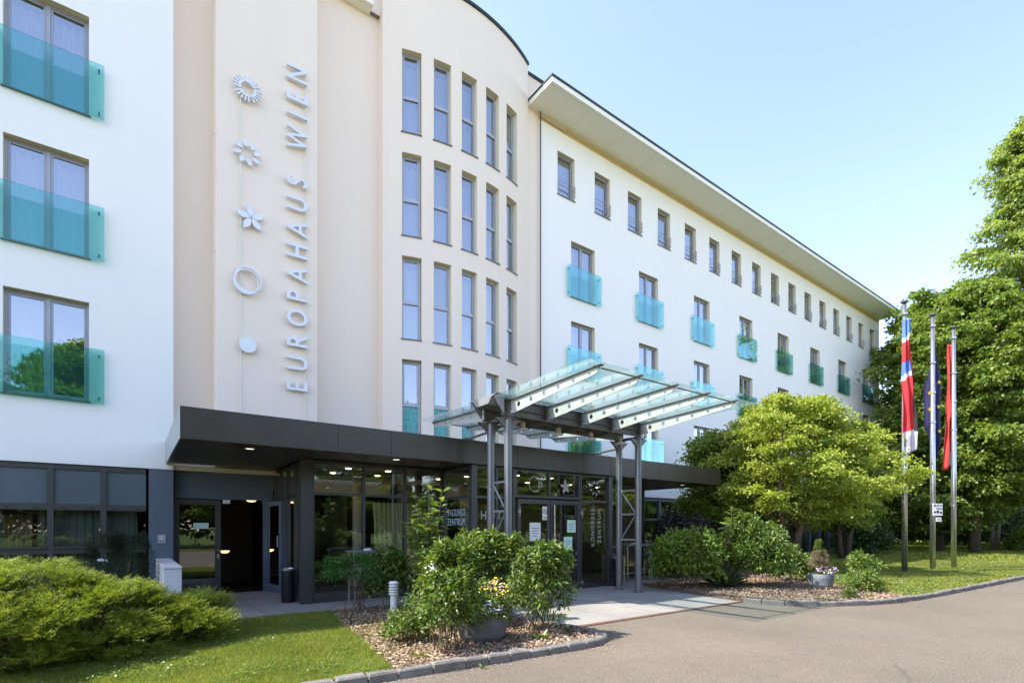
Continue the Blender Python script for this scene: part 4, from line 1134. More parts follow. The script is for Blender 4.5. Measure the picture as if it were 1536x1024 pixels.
# bollard light
t = thing('bollard_light', 'white louvred bollard lamp standing among the shrubs of the left bed', 'lamp', (3.80, 8.75, LZ))
m = MB(); m.lathe([(.062, 0), (.062, .34)], 0, 0, 24); m.build('post', M['bulb'], t)
for k in range(4):
    m = MB(); z = .35+k*.047; m.lathe([(.045, z), (.088, z+.004), (.088, z+.026), (.06, z+.038)], 0, 0, 24); m.build('louvre', M['bulb'], t)
m = MB(); m.lathe([(.05, .34), (.05, .54)], 0, 0, 20); m.build('lamp_tube', M['frame'], t)
m = MB(); m.lathe([(.088, .54), (.09, .56), (.07, .585), (.01, .592)], 0, 0, 24); m.build('cap', M['bulb'], t)
# garden stakes
m = MB(); m.tube([(2.78, 8.0, LZ-.02), (2.76, 8.0, LZ+.13), (2.80, 8.0, LZ+.24), (2.88, 8.0, LZ+.36)], .012, 8); tag(m.build('stake', M['black']), 'bent black stake at the edge of lawn and mulch', 'stake')
def tagstake(x, y, h, label, lean=.03):
    t = thing('plant_tag', label, 'plant tag', (x, y, LZ)); m = MB(); m.tube([(0, 0, -.02), (lean, 0, h)], .006, 6); m.build('stick', M['stem'], t)
    m = MB(); m.box(lean-.07, lean+.05, -.01, -.004, h-.02, h+.05); m.build('plate', M['tealtag'], t)
tagstake(3.15, 6.1, .52, 'teal plant tag on a stick in the left island bed'); tagstake(14.15, 5.55, .33, 'teal plant tag leaning on the grey flower tub', -.06)

# ------------------------------------------------------------------ flagpoles, flags, notice
Rv = Vector((.806, -.592, 0)); Fv = Vector((.592, .806, 0))
PO = [(21.7, 6.49, 9.50), (23.9, 6.28, 9.52), (25.7, 6.10, 9.42)]
for (x, y, h), lb in zip(PO, ('brushed metal flagpole carrying the red and blue banner, leftmost', 'brushed metal flagpole carrying the dark blue flag and the notice', 'brushed metal flagpole carrying the plain red flag, rightmost')):
    t = thing('flagpole', lb, 'flagpole', (x, y, LZ), group='flagpoles on the right lawn')
    m = MB(); m.tube([(0, 0, 0), (0, 0, 3.2), (0, 0, h-LZ-.05)], [.088, .085, .062], 24); m.build('pole', M['alu'], t, smooth=True)
    m = MB(); m.lathe([(.07, h-LZ-.06), (.12, h-LZ-.04), (.12, h-LZ), (.04, h-LZ+.02)], 0, 0, 20); m.build('cap', M['steeld'], t)
    for z in (h-.55, h-1.9, h-3.0, h-4.1, 2.4): 
        m = MB(); m.lathe([(.092, z), (.092, z+.05)], 0, 0, 20); m.build('ring', M['alu'], t)
    m = MB(); m.tube([(.10, -.03, h-.5), (.11, -.03, 5), (.10, -.03, 3.2)], .008, 6); m.build('halyard', M['greyc'], t)
def flag(name, label, p, z0, z1, ofs, wfn, colfn, mats, fold=.10, nf=2.6, ph=0, fwd=-.13, extra=None):
    nx, nz = 22, 60; V = []; F = []; MI = []
    for k in range(nz+1):
        tz = k/nz; z = z1+(z0-z1)*tz; w0, w1 = wfn(tz)
        for i in range(nx+1):
            s_ = i/nx; a = w0+(w1-w0)*s_
            d = fold*(.35+.65*tz)*math.sin(s_*2*PI*nf+ph+1.2*math.sin(tz*5+ph))+.02*math.sin(tz*17+s_*4)
            q = Rv*(a+ofs)+Fv*(fwd+d); zz = z-(.10*math.sin(s_*PI*1.3+ph) if k == nz else .0)
            V.append((q.x, q.y, zz-z0))
    for k in range(nz):
        for i in range(nx):
            a = k*(nx+1)+i; F.append((a, a+1, a+nx+2, a+nx+1)); MI.append(colfn((i+.5)/nx, (k+.5)/nz))
    m = MB(); m.v, m.f, m.m = V, F, MI
    o = m.build(name, mats, None, (p[0], p[1], z0), smooth=True); tag(o, label, 'flag'); 
    md = o.modifiers.new('s', 'SOLIDIFY'); md.thickness = .004
    return o
def c1(s_, t_):
    t_ = t_+.05*(s_-.5)
    if s_ > .72 and t_ > .42: return 3 if t_ < .86 else 2
    if s_ > .72 and .30 < t_ < .42: return 0
    if t_ < .13: return 1
    if t_ < .165: return 2
    if t_ < .32: return 0
    if t_ < .41: return 1
    if t_ < .445: return 2
    if t_ < .84: return 0
    if .88 < t_ < .96 and .15 < s_ < .5: return 4
    return 2
flag('flag', 'furled red banner with blue and white bands on the leftmost flagpole', PO[0], 4.25, 8.85, -.02,
     lambda t: (-.13-.04*min(1, t*4), .10+.26*min(1, max(0, t-.2)*1.8)), c1, [M['red'], M['bluec'], M['whitec'], M['blackc'], M['greyc']], .09, 2.2, .6, -.16)
def c2(s_, t_):
    return 0
fl2 = flag('flag', 'furled dark blue flag with small yellow stars on the middle flagpole', PO[1], 4.15, 8.75, .02,
     lambda t: (.03-.25*min(1, max(0, t-.22)*5)*(1 if t < .72 else max(0, 1-(t-.72)*9)), .13+.28*min(1, t*3)*(1 if t < .85 else 1-(t-.85)*3)), c2, [M['navy']], .07, 2.0, 2., .13)
st = [(0.02+(.09 if k % 2 else .038)*math.cos(k*PI/5+PI/2), (.09 if k % 2 == 0 else .038)*math.sin(k*PI/5+PI/2)) for k in range(10)]
st = [((.08 if k % 2 == 0 else .033)*math.cos(k*PI/5+PI/2), (.08 if k % 2 == 0 else .033)*math.sin(k*PI/5+PI/2)) for k in range(10)]
for (a, z) in ((.22, 7.0), (.20, 6.1), (-.13, 6.6), (-.12, 6.0), (.24, 5.2)):
    me = shape_mesh('star', [st], .004); q = Rv*a+Fv*(-.02)
    ro = Matrix.Rotation(math.atan2(Rv.y, Rv.x), 4, 'Z')
    put(me, M['yellow'], 'star', fl2, Matrix.Translation((q.x, q.y, z-4.15))@ro@FACE)
flag('flag', 'furled plain red flag on the rightmost flagpole', PO[2], 3.95, 8.75, -.02,
     lambda t: (-.13-.22*max(0, t-.35)*1.3, .03+.10*(1 if .25 < t < .6 else .2)), lambda s_, t_: 1 if (.70 < s_ and t_ > .86) else 0, [M['redl'], M['whitec']], .06, 1.6, 1., .10)
t = thing('notice_sign', 'small white notice board strapped to the middle flagpole', 'sign', (23.9, 6.28, 2.3))
rz_ = Matrix.Rotation(math.atan2(Rv.y, Rv.x), 4, 'Z')
def nb(mb, name, mt, par): o = mb.build(name, mt, par); o.data.transform(rz_); return o
m = MB(); m.bbox(-.10, .26, -.13, -.115, -.22, .22, .004); bd = nb(m, 'board', M['paper'], t)
m = MB(); m.poly([(-.03+.04*math.cos(k*PI/2), -.134, .15+.06*math.sin(k*PI/2)) for k in range(4)])
for z in (.17, .13, .05, .01): m.box(.02, .24, -.134, -.132, z, z+.015)
m.box(-.07, .02, -.134, -.132, -.12, -.06); m.box(.04, .12, -.134, -.132, -.13, -.03); m.box(.15, .23, -.134, -.132, -.14, -.07)
nb(m, 'print', M['ink'], t)
m = MB(); m.bbox(.02, .22, -.128, -.118, -.44, -.29, .003); nb(m, 'arrow_plate', M['paper'], t)
m = MB(); m.box(.05, .15, -.131, -.129, -.375, -.355); m.poly([(.14, -.131, -.34), (.19, -.131, -.365), (.14, -.131, -.39)]); nb(m, 'arrow', M['ink'], t)

# ------------------------------------------------------------------ trees
def tree(name, label, x, y, h, z0, R, env, n_limb, per_limb, per_clump, L, W, cr, leafm, barkm, trunk_r, group=None, stems=1, flat=.42, rise=.35, droop=-.25, cat='tree', lean=0., seed=1, limb_lo=.0, split=True):
    rg = random.Random(seed)
    t = thing(name, label, cat, (x, y, 0), group=group)
    wood = MB(); cen = []; rad = []
    if stems == 1:
        tops = [[(0, 0, 0), (.02*h*rg.uniform(-.5, .5), .01*h, h*.3), (.03*h*rg.uniform(-.6, .6), .0, h*.62), (0, 0, h*.93)]]
    else:
        tops = []
        for k in range(stems):
            a = 2*PI*k/stems+rg.random(); q = R*rg.uniform(.25, .5)
            tops.append([(.15*math.cos(a), .15*math.sin(a), 0), (.35*q*math.cos(a), .35*q*math.sin(a), z0*.55), (.8*q*math.cos(a+.2), .8*q*math.sin(a+.2), z0*1.25), (q*math.cos(a+.3), q*math.sin(a+.3), h*.82)])
    for tp in tops:
        wood.tube(tp, [trunk_r*1.15, trunk_r*.9, trunk_r*.6, trunk_r*.12], 10)
    def at(tp, z):
        for p, q in zip(tp, tp[1:]):
            if q[2] >= z:
                u = (z-p[2])/max(1e-6, q[2]-p[2]); return tuple(a+(b_-a)*u for a, b_ in zip(p, q))
        return tp[-1]
    for i in range(n_limb):
        f = (i+.5)/n_limb; ze = z0+(h-z0)*f
        Re = R*env(f)
        a = i*2.399963+rg.uniform(-.4, .4); ln = Re*(rg.uniform(.55, 1.04) if stems > 1 else rg.uniform(.62, 1.18))
        tp = tops[i % len(tops)]
        zs = max(z0*.55, ze-ln*rise-rg.uniform(0, .5)); s_ = at(tp, min(zs, h*.9))
        e = (ln*math.cos(a), ln*math.sin(a), ze)
        mid = (s_[0]+(e[0]-s_[0])*.5, s_[1]+(e[1]-s_[1])*.5, s_[2]+(e[2]-s_[2])*.62+ln*.05)
        rr = max(.012, trunk_r*.34*(1-f*.7))
        wood.tube([s_, mid, e], [rr, rr*.6, rr*.15], 6)
        for k in range(per_limb):
            u = rg.uniform(.3, 1.04)**.8; 
            p = [s_[j]+(e[j]-s_[j])*u for j in range(3)]; p[2] = s_[2]+(e[2]-s_[2])*min(1, u*1.15)
            sd_ = ln*.30*(1.1-u*.5)
            p[0] += rg.uniform(-1, 1)*sd_; p[1] += rg.uniform(-1, 1)*sd_; p[2] += rg.uniform(-.5, .5)*sd_*.7
            cen.append(p); rad.append(cr*rg.uniform(.6, 1.25))
    for tp in tops:
        for k in range(4): cen.append([tp[-1][0]+rg.uniform(-.2, .2)*cr, tp[-1][1]+rg.uniform(-.2, .2)*cr, h-cr*rg.uniform(.1, 1.2)]); rad.append(cr*.7)
    wood.build('trunk', barkm, t, smooth=True)
    V, Q = clump_leaves(np.array(cen), np.array(rad), per_clump, L, W, flat, droop, upn=.75)
    np_mesh('crown', V, Q, leafm, t)
    return t
E_round = lambda f: math.sin(PI*min(1, max(0, .12+f*.86)))**.55
E_cone = lambda f: (1-f)**.62*1.0+.10
E_umb = lambda f: (1-f*.9)**.45 if f > .15 else .85
if True:
    tree('maple_tree', 'broad yellow green maple in front of the white facade, nearest the entrance', 18.8, 9.0, 6.15, 2.5, 3.25, lambda f: (1-f**2.2*.88)**.6, 52, 10, 170, .092, .072, .46, M['f_maple'], M['bark'], .12, 'small maples along the facade', stems=6, flat=.33, rise=.5, seed=3)
    tree('maple_tree', 'yellow green maple behind the flagpoles, right of the nearest one', 29.0, 11.2, 7.0, 2.2, 2.3, lambda f: (1-f**2.4*.88)**.6, 40, 9, 140, .12, .095, .6, M['f_maple'], M['bark'], .12, 'small maples along the facade', stems=5, flat=.33, rise=.5, seed=8)
    tree('maple_tree', 'dark green maple in the shade close to the white facade', 18.3, 11.3, 5.2, 1.0, 2.0, E_umb, 44, 8, 130, .12, .09, .6, M['f_tree2'], M['bark'], .10, 'small maples along the facade', stems=4, flat=.4, rise=.5, seed=9)
    tree('linden_tree', 'full leafy tree rising just right of the eave end, behind the flagpoles', 43, 10.9, 17.0, 2.0, 5.4, E_round, 120, 8, 105, .22, .16, .68, M['f_tree2'], M['bark'], .22, 'tall trees at the right', seed=4, flat=.4, droop=-.5)
    mid = tree('linden_tree', 'tall tree with a stout dark trunk standing in the right lawn', 41.9, 8.9, 16.6, 3.4, 4.4, E_round, 95, 8, 110, .21, .15, .66, M['f_tree2'], M['bark'], .27, 'tall trees at the right', seed=5, flat=.4, droop=-.5)
    tree('linden_tree', 'tallest pale green tree at the right picture edge', 46.5, 7.0, 28.0, 5, 4.9, lambda f: (1-f)**.7*.85+.15+.10*math.sin(f*23), 150, 8, 82, .22, .15, .66, M['f_tree'], M['bark'], .26, 'tall trees at the right', seed=6, flat=.36, droop=-.3)
    tree('pale_stem_tree', 'small tree with three pale crooked stems behind the stout trunk', 49, 9.4, 7.5, 3.6, 2.6, E_round, 30, 7, 80, .2, .14, .8, M['f_tree2'], M['barkl'], .13, stems=3, seed=12)
    far = tree('far_tree', 'distant leafy tree closing the view between the flagpoles', 62, 16, 15, 1.2, 6.5, E_round, 80, 8, 90, .36, .26, 1.3, M['f_tree2'], M['bark'], .3, 'background trees', seed=14)
    for k, (x, y, sc, lb) in enumerate(((58, 23, 1.0, 'distant leafy tree beyond the far end of the building'), (72, 9, 1.1, 'distant leafy tree low behind the tallest tree'), (66, 3.5, .95, 'distant leafy tree beside the far drive'), (84, 14, 1.3, 'farthest leafy tree at the right edge'), (88, 3, 1.2, 'farthest leafy tree along the drive'))):
        c = copy_tree(far); c.location = (x, y, 0); c.rotation_euler.z = k*1.3+.5; c.scale = (sc, sc, sc*.9); c['label'] = lb
    for k, (x, y, sc) in enumerate(((-14, -13, .9), (-3, -15, 1.0), (7, -13, .85), (17, -15, .95), (28, -13, .9), (40, -15, 1.0), (54, -14, .95), (70, -15, 1.0), (88, -16, 1.05))):
        c = copy_tree(mid); c.location = (x, y-7, 0); c.rotation_euler.z = k*2.1; c.scale = (sc*1.25, sc*1.25, sc*(.92 if k in (1, 2) else .55))
        c['label'] = 'leafy tree across the drive, seen only as a reflection in the glass'; c['group'] = 'trees across the drive'

# ------------------------------------------------------------------ shrubs
def bush(name, label, x, y, rx, ry, h, nclump, per, L, W, leafm, zb=.12, cr=.22, cat='shrub', six=True, stems=7, stemm='stem', up=.25, seed=0, spires=0, z=LZ, flat=.8, group=None, droop=-.1):
    rg = random.Random(seed+int(x*100))
    t = thing(name, label, cat, (x, y, z), group=group)
    cen = []; rad = []; wood = MB()
    for i in range(nclump):
        a = rg.uniform(0, 2*PI); q = rg.random()**.55; ph = math.acos(rg.uniform(-.55, 1))
        d = (math.sin(ph)*math.cos(a), math.sin(ph)*math.sin(a), math.cos(ph)); k = (.55+.45*q)*(1+.16*math.sin(3*a+seed)+.10*math.sin(5*a+ph*4))
        zc = zb+(h-zb)*.5
        p = (d[0]*rx*k, d[1]*ry*k, max(zb*.6, zc+d[2]*(h-zb)*.5*k)); cen.append(p); rad.append(cr*rg.uniform(.6, 1.2))
    for i in range(spires):
        a = rg.uniform(0, 2*PI); q = rg.random()**.6*.85
        p0 = (q*rx*math.cos(a), q*ry*math.sin(a)); hh = h*rg.uniform(.92, 1.18)
        for k in range(4): cen.append((p0[0]*(1+.05*k), p0[1]*(1+.05*k), hh-k*cr*.45)); rad.append(cr*.38*(1+.2*k))
    for i in range(stems):
        c = cen[rg.randrange(len(cen))]; b0 = (rg.uniform(-.42, .42)*rx, rg.uniform(-.42, .42)*ry, 0)
        wood.tube([b0, (b0[0]+(c[0]-b0[0])*.4, b0[1]+(c[1]-b0[1])*.4, c[2]*.55), c], [.009, .007, .003], 5)
    wood.build('stem', M[stemm], t)
    V, Q = clump_leaves(np.array(cen), np.array(rad), per, L, W, flat, droop, upn=.9, six=six, fold=.1)
    np_mesh('foliage', V, Q, leafm, t)
    return t
# left island bed
def stalk(name, label, x, y, h, leafm, nst, r, L, W, per, seed, bare=.35, z=LZ, pale='barkl'):
    rg = random.Random(seed); t = thing(name, label, 'shrub', (x, y, z)); wood = MB(); P = []; D = []
    for i in range(nst):
        a = rg.uniform(0, 2*PI); q = r*rg.uniform(.1, .8); hh = h*(1 if i == 0 else rg.uniform(.45, .95))
        pts = [(rg.uniform(-.05, .05), rg.uniform(-.05, .05), 0), (q*.4*math.cos(a), q*.4*math.sin(a), hh*.5), (q*math.cos(a), q*math.sin(a), hh)]
        wood.tube(pts, [.014, .010, .004], 6)
        for k in range(per):
            u = bare+(1-bare)*(k+.5)/per; z_ = hh*u
            px = pts[0][0]*(1-u)+q*math.cos(a)*u; py = pts[0][1]*(1-u)+q*math.sin(a)*u
            b = k*2.4+rg.random()
            for s_ in (0, 1):
                bb = b+s_*PI; P.append((px+.02*math.cos(bb), py+.02*math.sin(bb), z_)); D.append((math.cos(bb), math.sin(bb), rg.uniform(-.35, .6)))
    wood.build('stem', M[pale], t)
    P = np.array(P); D = np.array(D); n = len(P)
    N = RNG.normal(size=(n, 3))*.35+np.array([0, 0, 1]); s_ = RNG.uniform(.6, 1.2, n)
    V, Q = leaf_arrays(P, D, N, L*s_, W*s_, .08, True); np_mesh('foliage', V, Q, leafm, t); return t
stalk('tall_shrub', 'tall shrub with large pale leaves on bare stems in the left bed', 4.45, 8.6, 2.38, M['f_large'], 19, .55, .19, .11, 18, 4, .30)
m = MB(); m.tube([(4.36, 8.5, LZ), (4.34, 8.48, .7), (4.42, 8.45, 1.25)], [.035, .03, .02], 8); tag(m.build('dead_stump', M['barkl']), 'dead broken stem leaning beside the tall pale shrub', 'stump')
bush('laurel_shrub', 'dense glossy laurel shrub in the middle of the left bed', 5.02, 7.5, .56, .6, 1.26, 80, 40, .088, .036, M['f_shrub'], .10, .15, spires=44, seed=2)
bush('laurel_shrub', 'airy green shrub at the right tip of the left bed', 4.92, 6.0, .42, .46, 1.10, 56, 32, .088, .032, M['f_shrub2'], .08, .15, spires=24, seed=5, stems=16)
bush('willow_leaf_shrub', 'narrow leaved shrub left of the laurel', 4.12, 7.15, .50, .5, 1.10, 60, 38, .12, .026, M['f_shrub'], .06, .16, spires=30, seed=7, droop=.25)
bush('rose_shrub', 'sparse rose shrub with thin stems at the front of the left bed', 3.22, 5.72, .40, .30, .84, 48, 40, .055, .034, M['f_shrub2'], .28, .12, seed=9, stems=20, spires=14)
bush('low_shrub', 'small dark leafy shrub below the bollard lamp', 3.05, 6.55, .30, .28, .50, 44, 44, .055, .028, M['f_shrub2'], .05, .12, seed=10)
bush('broadleaf_shrub', 'pale leafy shrub behind the bollard lamp', 4.0, 9.35, .40, .3, 1.0, 40, 40, .08, .045, M['f_shrub2'], .1, .16, seed=11, spires=8)
bush('broadleaf_shrub', 'leafy shrub between tall shrub and laurel', 4.40, 8.05, .42, .4, 1.10, 50, 44, .08, .045, M['f_shrub2'], .1, .17, seed=13)
bush('lacy_maple', 'lacy leaved small maple in front of the left glazing', 3.30, 9.35, .60, .42, 1.12, 66, 90, .055, .014, M['f_lacy'], .5, .20, seed=12, flat=.35, six=False, stems=12, stemm='bark')
def flowers(name, label, x, y, z, rx, ry, h, cols, n, r, seed):
    rg = random.Random(seed); mats = [M[c] for c in cols]; m = MB()
    for i in range(n):
        a = rg.uniform(0, 2*PI); q = rg.random()**.5; px, py, pz = x+rx*q*math.cos(a), y+ry*q*math.sin(a), z+h*rg.uniform(.2, 1)*(1.15-q*.5)
        k = rg.randrange(len(cols)); tl = rg.uniform(-.6, .6); nx_, ny_ = rg.uniform(-.6, .4), rg.uniform(-.9, .1)
        N_ = Vector((nx_, ny_, 1)).normalized(); A = N_.orthogonal().normalized(); B = N_.cross(A); rr = r*rg.uniform(.7, 1.2)
        ctr = Vector((px, py, pz)); pts = []
        for j in range(10):
            t_ = 2*PI*j/10; r_ = rr*(1 if j % 2 == 0 else .6); pts.append(ctr+(A*math.cos(t_)+B*math.sin(t_))*r_+N_*(.3*rr if j % 2 == 0 else 0))
        for j in range(10): m.poly([ctr, pts[j], pts[(j+1) % 10]], k)
    return m, mats
def planter(x, y, r, h, mt, label, cols, fl, seed, square=False):
    t = thing('planter_bowl', label, 'planter', (x, y, LZ-.02))
    m = MB(); m.lathe([(r*.72, 0), (r*.92, h*.3), (r, h*.75), (r*.98, h), (r*.88, h), (r*.86, h*.8), (.01, h*.78)], 0, 0, 32); m.build('bowl', M[mt], t, smooth=False)
    return t
planter(3.90, 6.0, .35, .36, 'planter', 'round dark planter bowl overflowing with pansies in the left bed', None, None, 1)
bush('pansy_plant', 'leafy trailing pansies filling the dark planter bowl', 3.84, 5.95, .44, .38, .50, 74, 46, .04, .026, M['f_shrub2'], -.12, .11, cat='plant', seed=21, z=.33, stems=4)
for a in (((4.0, 5.84, .66, .19, .16, .26), ['yellow', 'yellow', 'petalk'], 95, .019, 'cluster of yellow and pink pansies at the right of the dark bowl'), ((3.80, 5.60, .44, .17, .06, .26), ['petalw'], 40, .014, 'white pansies hanging over the front of the dark bowl'), ((3.52, 5.72, .38, .14, .10, .22), ['petalo', 'yellow'], 44, .02, 'orange pansies hanging at the left of the dark bowl'), ((3.86, 5.90, .74, .18, .10, .12), ['petalp', 'yellow'], 16, .022, 'purple and yellow pansies on top of the dark bowl')):
    (x, y, z, rx, ry, h), cols, n, r, lb = a; m, ms = flowers('', '', x, y, z, rx, ry, h, cols, n, r, int(x*100)); tag(m.build('pansy_flowers', ms), lb, 'flowers')
m, ms = flowers('', '', 3.62, 6.95, .92, .10, .08, .2, ['petalw'], 26, .017, 4); tag(m.build('white_blossom', ms), 'white blossom cluster on the narrow leaved shrub', 'flowers')
# right bed
bush('hydrangea_shrub', 'dark green broad leaved shrub right of the columns', 11.75, 8.25, .80, .75, 1.48, 130, 58, .11, .062, M['f_tree2'], .1, .24, seed=31)
bush('purple_shrub', 'dull purple leaved shrub behind the broad leaved one', 14.6, 10.4, 1.5, .9, 1.72, 110, 50, .10, .045, M['f_purple'], .1, .3, seed=32, spires=20)
stalk('tall_shrub', 'slender tall plant with pale leaves between two bushes', 12.75, 7.75, 2.15, M['f_large'], 6, .22, .17, .08, 14, 6, .35)
bush('rhododendron_shrub', 'large rounded leafy bush in the middle of the right bed', 13.4, 7.25, .82, .80, 1.62, 150, 56, .095, .05, M['f_shrub2'], .15, .23, seed=33, spires=14)
m, ms = flowers('', '', 13.5, 7.2, 1.2, .7, .6, .45, ['petalk', 'curtain_y', 'whitec'], 120, .035, 14); tag(m.build('faded_blossom', [M['f_heather'], M['petalk'], M['f_heather']]), 'faded brownish blossom on top of the large rounded bush', 'flowers')
bush('low_shrub', 'small green shrub right of the large rounded bush', 15.6, 7.4, .6, .5, .95, 60, 46, .08, .045, M['f_shrub2'], .05, .18, seed=34, spires=8)
bush('low_shrub', 'bushy green plant right of the grey flower tub', 14.35, 5.15, .46, .36, .50, 60, 44, .06, .028, M['f_shrub'], .03, .14, seed=35)
bush('low_shrub', 'sparse leafy shrub at the right end of the bed', 15.9, 5.7, .45, .35, .85, 26, 30, .10, .05, M['f_shrub2'], .3, .15, seed=36, stems=12)
bush('low_shrub', 'small tufted plant close to the right kerb', 12.75, 4.85, .17, .14, .22, 22, 40, .05, .012, M['f_shrub'], .02, .08, seed=37)
t = thing('yucca_plant', 'spiky yucca tuft between broad leaved and rounded bushes', 'plant', (12.45, 7.65, LZ))
n = 130; a = RNG.uniform(0, 2*PI, n); el = RNG.uniform(.25, 1.45, n); D = np.column_stack([np.cos(a)*np.cos(el), np.sin(a)*np.cos(el), np.sin(el)])
V, Q = leaf_arrays(D*.03, D, np.tile([[0, 0, 1.]], (n, 1))+D*.2, RNG.uniform(.4, .75, n), np.full(n, .038), .03, True); np_mesh('foliage', V, Q, M['f_yucca'], t)
planter(14.25, 6.05, .30, .40, 'planterg', 'weathered grey tub with heather and pansies in the right bed', None, None, 2)
t = bush('heather_plant', 'brown heather standing upright in the grey tub', 14.2, 6.05, .24, .22, .55, 46, 46, .035, .008, M['f_heather'], .1, .07, cat='plant', seed=41, z=.40, spires=14, six=False, stems=18, stemm='bark')
bush('rosemary_plant', 'green rosemary sprigs rising above the heather', 14.22, 6.1, .10, .10, .80, 20, 40, .04, .008, M['f_shrub'], .4, .05, cat='plant', seed=42, z=.40, spires=9, six=False, stems=6)
m, ms = flowers('', '', 14.28, 5.90, .44, .34, .24, .22, ['yellow', 'petalw', 'petalp', 'petalo', 'petalw'], 90, .026, 44); tag(m.build('pansy_flowers', ms), 'mixed pansies over the rim of the weathered grey tub', 'flowers')
m, ms = flowers('', '', 13.9, 6.6, .12, .25, .2, .3, ['petalw', 'petalk', 'yellow'], 26, .022, 45); tag(m.build('small_flowers', ms), 'few small pale flowers left of the grey tub', 'flowers')
# yew and junipers at the left
bush('yew_shrub', 'dark upright yew against the left ground floor windows', -.05, 12.6, .50, .4, 1.22, 70, 90, .035, .008, M['f_yew'], .05, .16, seed=51, six=False, spires=26)
bush('yew_shrub', 'small dark yew between two window bays, left of the larger yew', -.66, 13.2, .18, .2, 1.15, 22, 80, .035, .008, M['f_yew'], .05, .12, seed=52, six=False, spires=5)
def juniper(label, x, y, rx, ry, h, npad, seed):
    """many overlapping pads of fine needle sprays carried on low branches, bare and dark underneath"""
    rg = np.random.default_rng(seed); t = thing('juniper_shrub', label, 'shrub', (x, y, LZ), group='spreading junipers on the left lawn')
    a = rg.uniform(0, 2*PI, npad); q = rg.random(npad)**.5
    px = q*rx*np.cos(a); py = q*ry*np.sin(a)
    nt_ = max(6, npad//17); ta = rg.uniform(0, 2*PI, nt_); tq = rg.random(nt_)**.5; tx = tq*rx*np.cos(ta); ty = tq*ry*np.sin(ta); tz = rg.uniform(.72, 1.08, nt_)
    near = np.argmin((px[:, None]-tx)**2+(py[:, None]-ty)**2, 1); px = tx[near]+(px-tx[near])*.80; py = ty[near]+(py-ty[near])*.80; q = np.minimum(1, np.hypot(px/rx, py/ry))
    pz = h*(1-q**2.4*.50)*np.where(rg.random(npad) < .30, rg.uniform(.08, .55, npad), rg.uniform(.93, 1.05, npad)*tz[near])
    ns = 36; pr = rg.uniform(.10, .23, npad)
    i1 = np.repeat(np.arange(npad), ns); d0 = rg.uniform(0, 2*PI, npad*ns); q0 = rg.random(npad*ns)**.6
    P0 = np.column_stack([px[i1]+pr[i1]*q0*np.cos(d0), py[i1]+pr[i1]*q0*np.sin(d0), pz[i1]-pr[i1]*.35*q0**2+rg.normal(size=npad*ns)*.018])
    az = a[i1]+rg.normal(size=len(i1))*.5; az = np.where(rg.random(len(i1)) < .45, d0, az); elv = rg.uniform(.05, .75, len(i1))
    D = np.column_stack([np.cos(az)*np.cos(elv), np.sin(az)*np.cos(elv), np.sin(elv)])
    ln = rg.uniform(.07, .15, len(i1)); k = 26; n0 = len(i1)
    u = np.tile(np.linspace(.05, 1, k), n0); idx = np.repeat(np.arange(n0), k)
    side = nrm(np.cross(D, np.array([[0, 0, 1.]])))[idx]; upv = np.cross(side, D[idx])
    sg = np.where(np.arange(len(u)) % 2 == 0, 1, -1)[:, None]
    Pn = P0[idx]+D[idx]*(ln[idx]*u)[:, None]+rg.normal(size=(len(u), 3))*.005
    Pn += side*sg*((1-u)*.018+.003)[:, None]*rg.uniform(.2, 1, (len(u), 1))
    Dn = D[idx]+side*sg*.8+rg.normal(size=(len(u), 3))*.35+upv*.25
    V, Q = leaf_arrays(Pn, Dn, upv+rg.normal(size=Pn.shape)*.4, rg.uniform(.014, .028, len(u)), np.full(len(u), .0065), .02)
    np_mesh('foliage', V, Q, M['f_juniper'], t)
    w_ = MB(); r2 = random.Random(seed)
    for i in range(npad//3):
        c = (px[i], py[i], pz[i]); w_.tube([(r2.uniform(-.15, .15), r2.uniform(-.15, .15), 0), (c[0]*.5, c[1]*.5, c[2]*.45), (c[0], c[1], c[2]-.03)], [.022, .016, .004], 5)
    w_.build('stem', M['bark'], t)
juniper('large spreading juniper at the left picture edge', -1.50, 8.10, 1.42, 1.35, 1.16, 520, 3)
juniper('spreading juniper between the large one and the small one', -.35, 8.15, .88, .90, .86, 270, 5)
juniper('small low juniper beside the terrace edge', .62, 8.35, .60, .62, .66, 140, 8)
# hedge masses behind the right lawn
bush('hedge_shrub', 'dark hedge closing the far right lawn', 54, 11, 6, 2.4, 3.2, 130, 90, .26, .16, M['f_dark'], .2, .9, seed=61, six=False)
bush('hedge_shrub', 'dark hedge beyond the building corner', 47, 16.5, 3, 3, 3.6, 110, 90, .24, .15, M['f_dark'], .2, .8, seed=62, six=False)
bush('hedge_shrub', 'low bright bushes behind the pale stemmed tree', 52, 7.6, 4.5, 1.1, 1.3, 90, 80, .22, .14, M['f_tree2'], .1, .6, seed=63, six=False)
bush('hedge_shrub', 'dark bush low against the far end of the facade', 35, 12.4, 2.6, 1.0, 1.8, 80, 90, .18, .10, M['f_dark'], .1, .5, seed=64, six=False)
for k, x in enumerate((-16, -6, 4, 14, 24, 36, 50, 66)):
    bush('hedge_shrub', 'dark hedge across the drive, seen only as a reflection in the glass', x, -24, 6, 1.6, 5.4, 120, 70, .42, .3, M['f_dark'], .1, 1.2, seed=70+k, six=False, group='hedge across the drive')
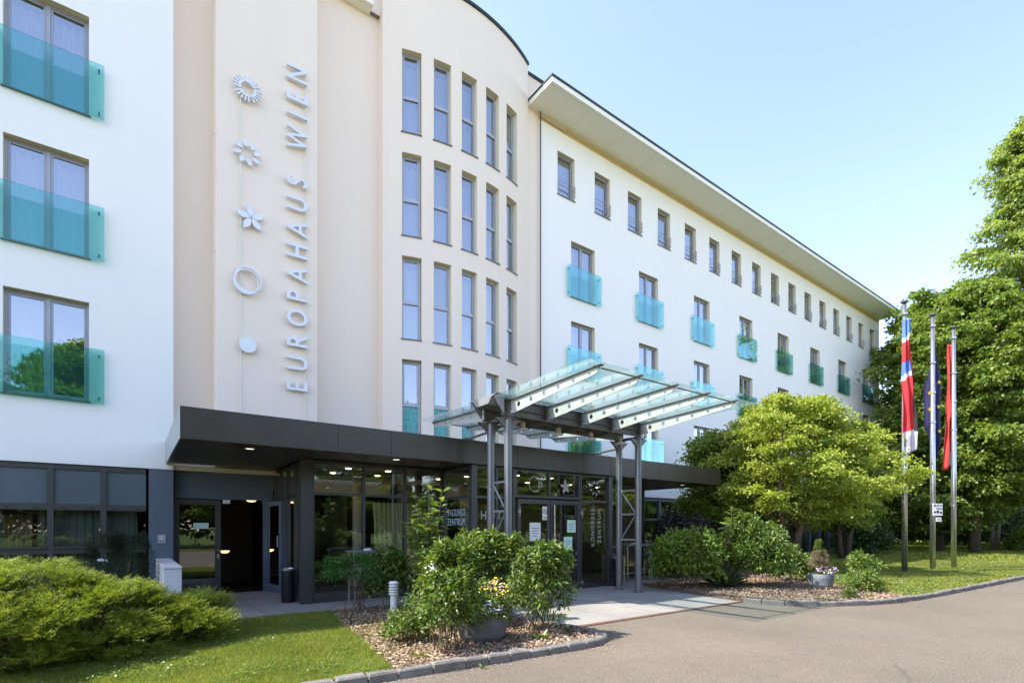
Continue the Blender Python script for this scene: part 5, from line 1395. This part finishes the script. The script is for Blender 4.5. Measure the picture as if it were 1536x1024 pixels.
# grit and leaf litter gathered along the kerbs
def litter(line, n, label):
    L = [Vector((x, y, 0)) for x, y in line]; seg = RNG.integers(0, len(L)-1, n); u = RNG.random(n); off = -RNG.exponential(.14, n)-.03
    P = []
    for k in range(n):
        a, b_ = L[seg[k]], L[seg[k]+1]; d = (b_-a).normalized(); q = a+(b_-a)*u[k]+Vector((-d.y, d.x, 0))*off[k]; P.append((q.x, q.y, .004+.004*RNG.random()))
    P = np.array(P); D = RNG.normal(size=(n, 3)); D[:, 2] = .02
    V, Q = leaf_arrays(P, D, np.tile([[0, 0, 1.]], (n, 1)), RNG.uniform(.008, .04, n), RNG.uniform(.006, .016, n), .05)
    tag(np_mesh('grit_litter', V, Q, M['chip']), label, 'litter', kind='stuff')
litter(KERB_L[3:13], 1500, 'grit and dry bits gathered along the left island kerb'); litter(KERB_R[2:11], 2200, 'grit and dry bits gathered along the right kerb')
# weeds
def weed(x, y, L, n, label, z=LZ, W=.035):
    t = thing('weed', label, 'weed', (x, y, z)); a = RNG.uniform(0, 2*PI, n); el = RNG.uniform(.2, 1.1, n)
    D = np.column_stack([np.cos(a)*np.cos(el), np.sin(a)*np.cos(el), np.sin(el)])
    V, Q = leaf_arrays(D*.01, D, np.tile([[0, 0, 1.]], (n, 1))+D*.1, L*RNG.uniform(.6, 1.2, n), np.full(n, W), .06, True); np_mesh('foliage', V, Q, M['f_shrub'], t)
weed(4.55, 5.5, .16, 14, 'broad leaved weed in the mulch near the kerb tip', W=.06); weed(3.55, 5.32, .10, 12, 'small weed in the mulch below the planter bowl'); weed(2.75, 5.6, .10, 14, 'small weed where mulch meets the lawn')
weed(5.2, 5.7, .10, 16, 'small weed at the right tip of the left bed'); weed(2.85, 6.9, .14, 16, 'weed at the lawn side of the left bed', W=.05); weed(3.25, 5.02, .08, 10, 'weed growing at the foot of the left kerb', z=.0, W=.02)
weed(11.9, 4.95, .12, 14, 'pale weed in the right bed by the kerb'); weed(13.2, 4.6, .12, 14, 'pale weed right of the tufted plant')
#END
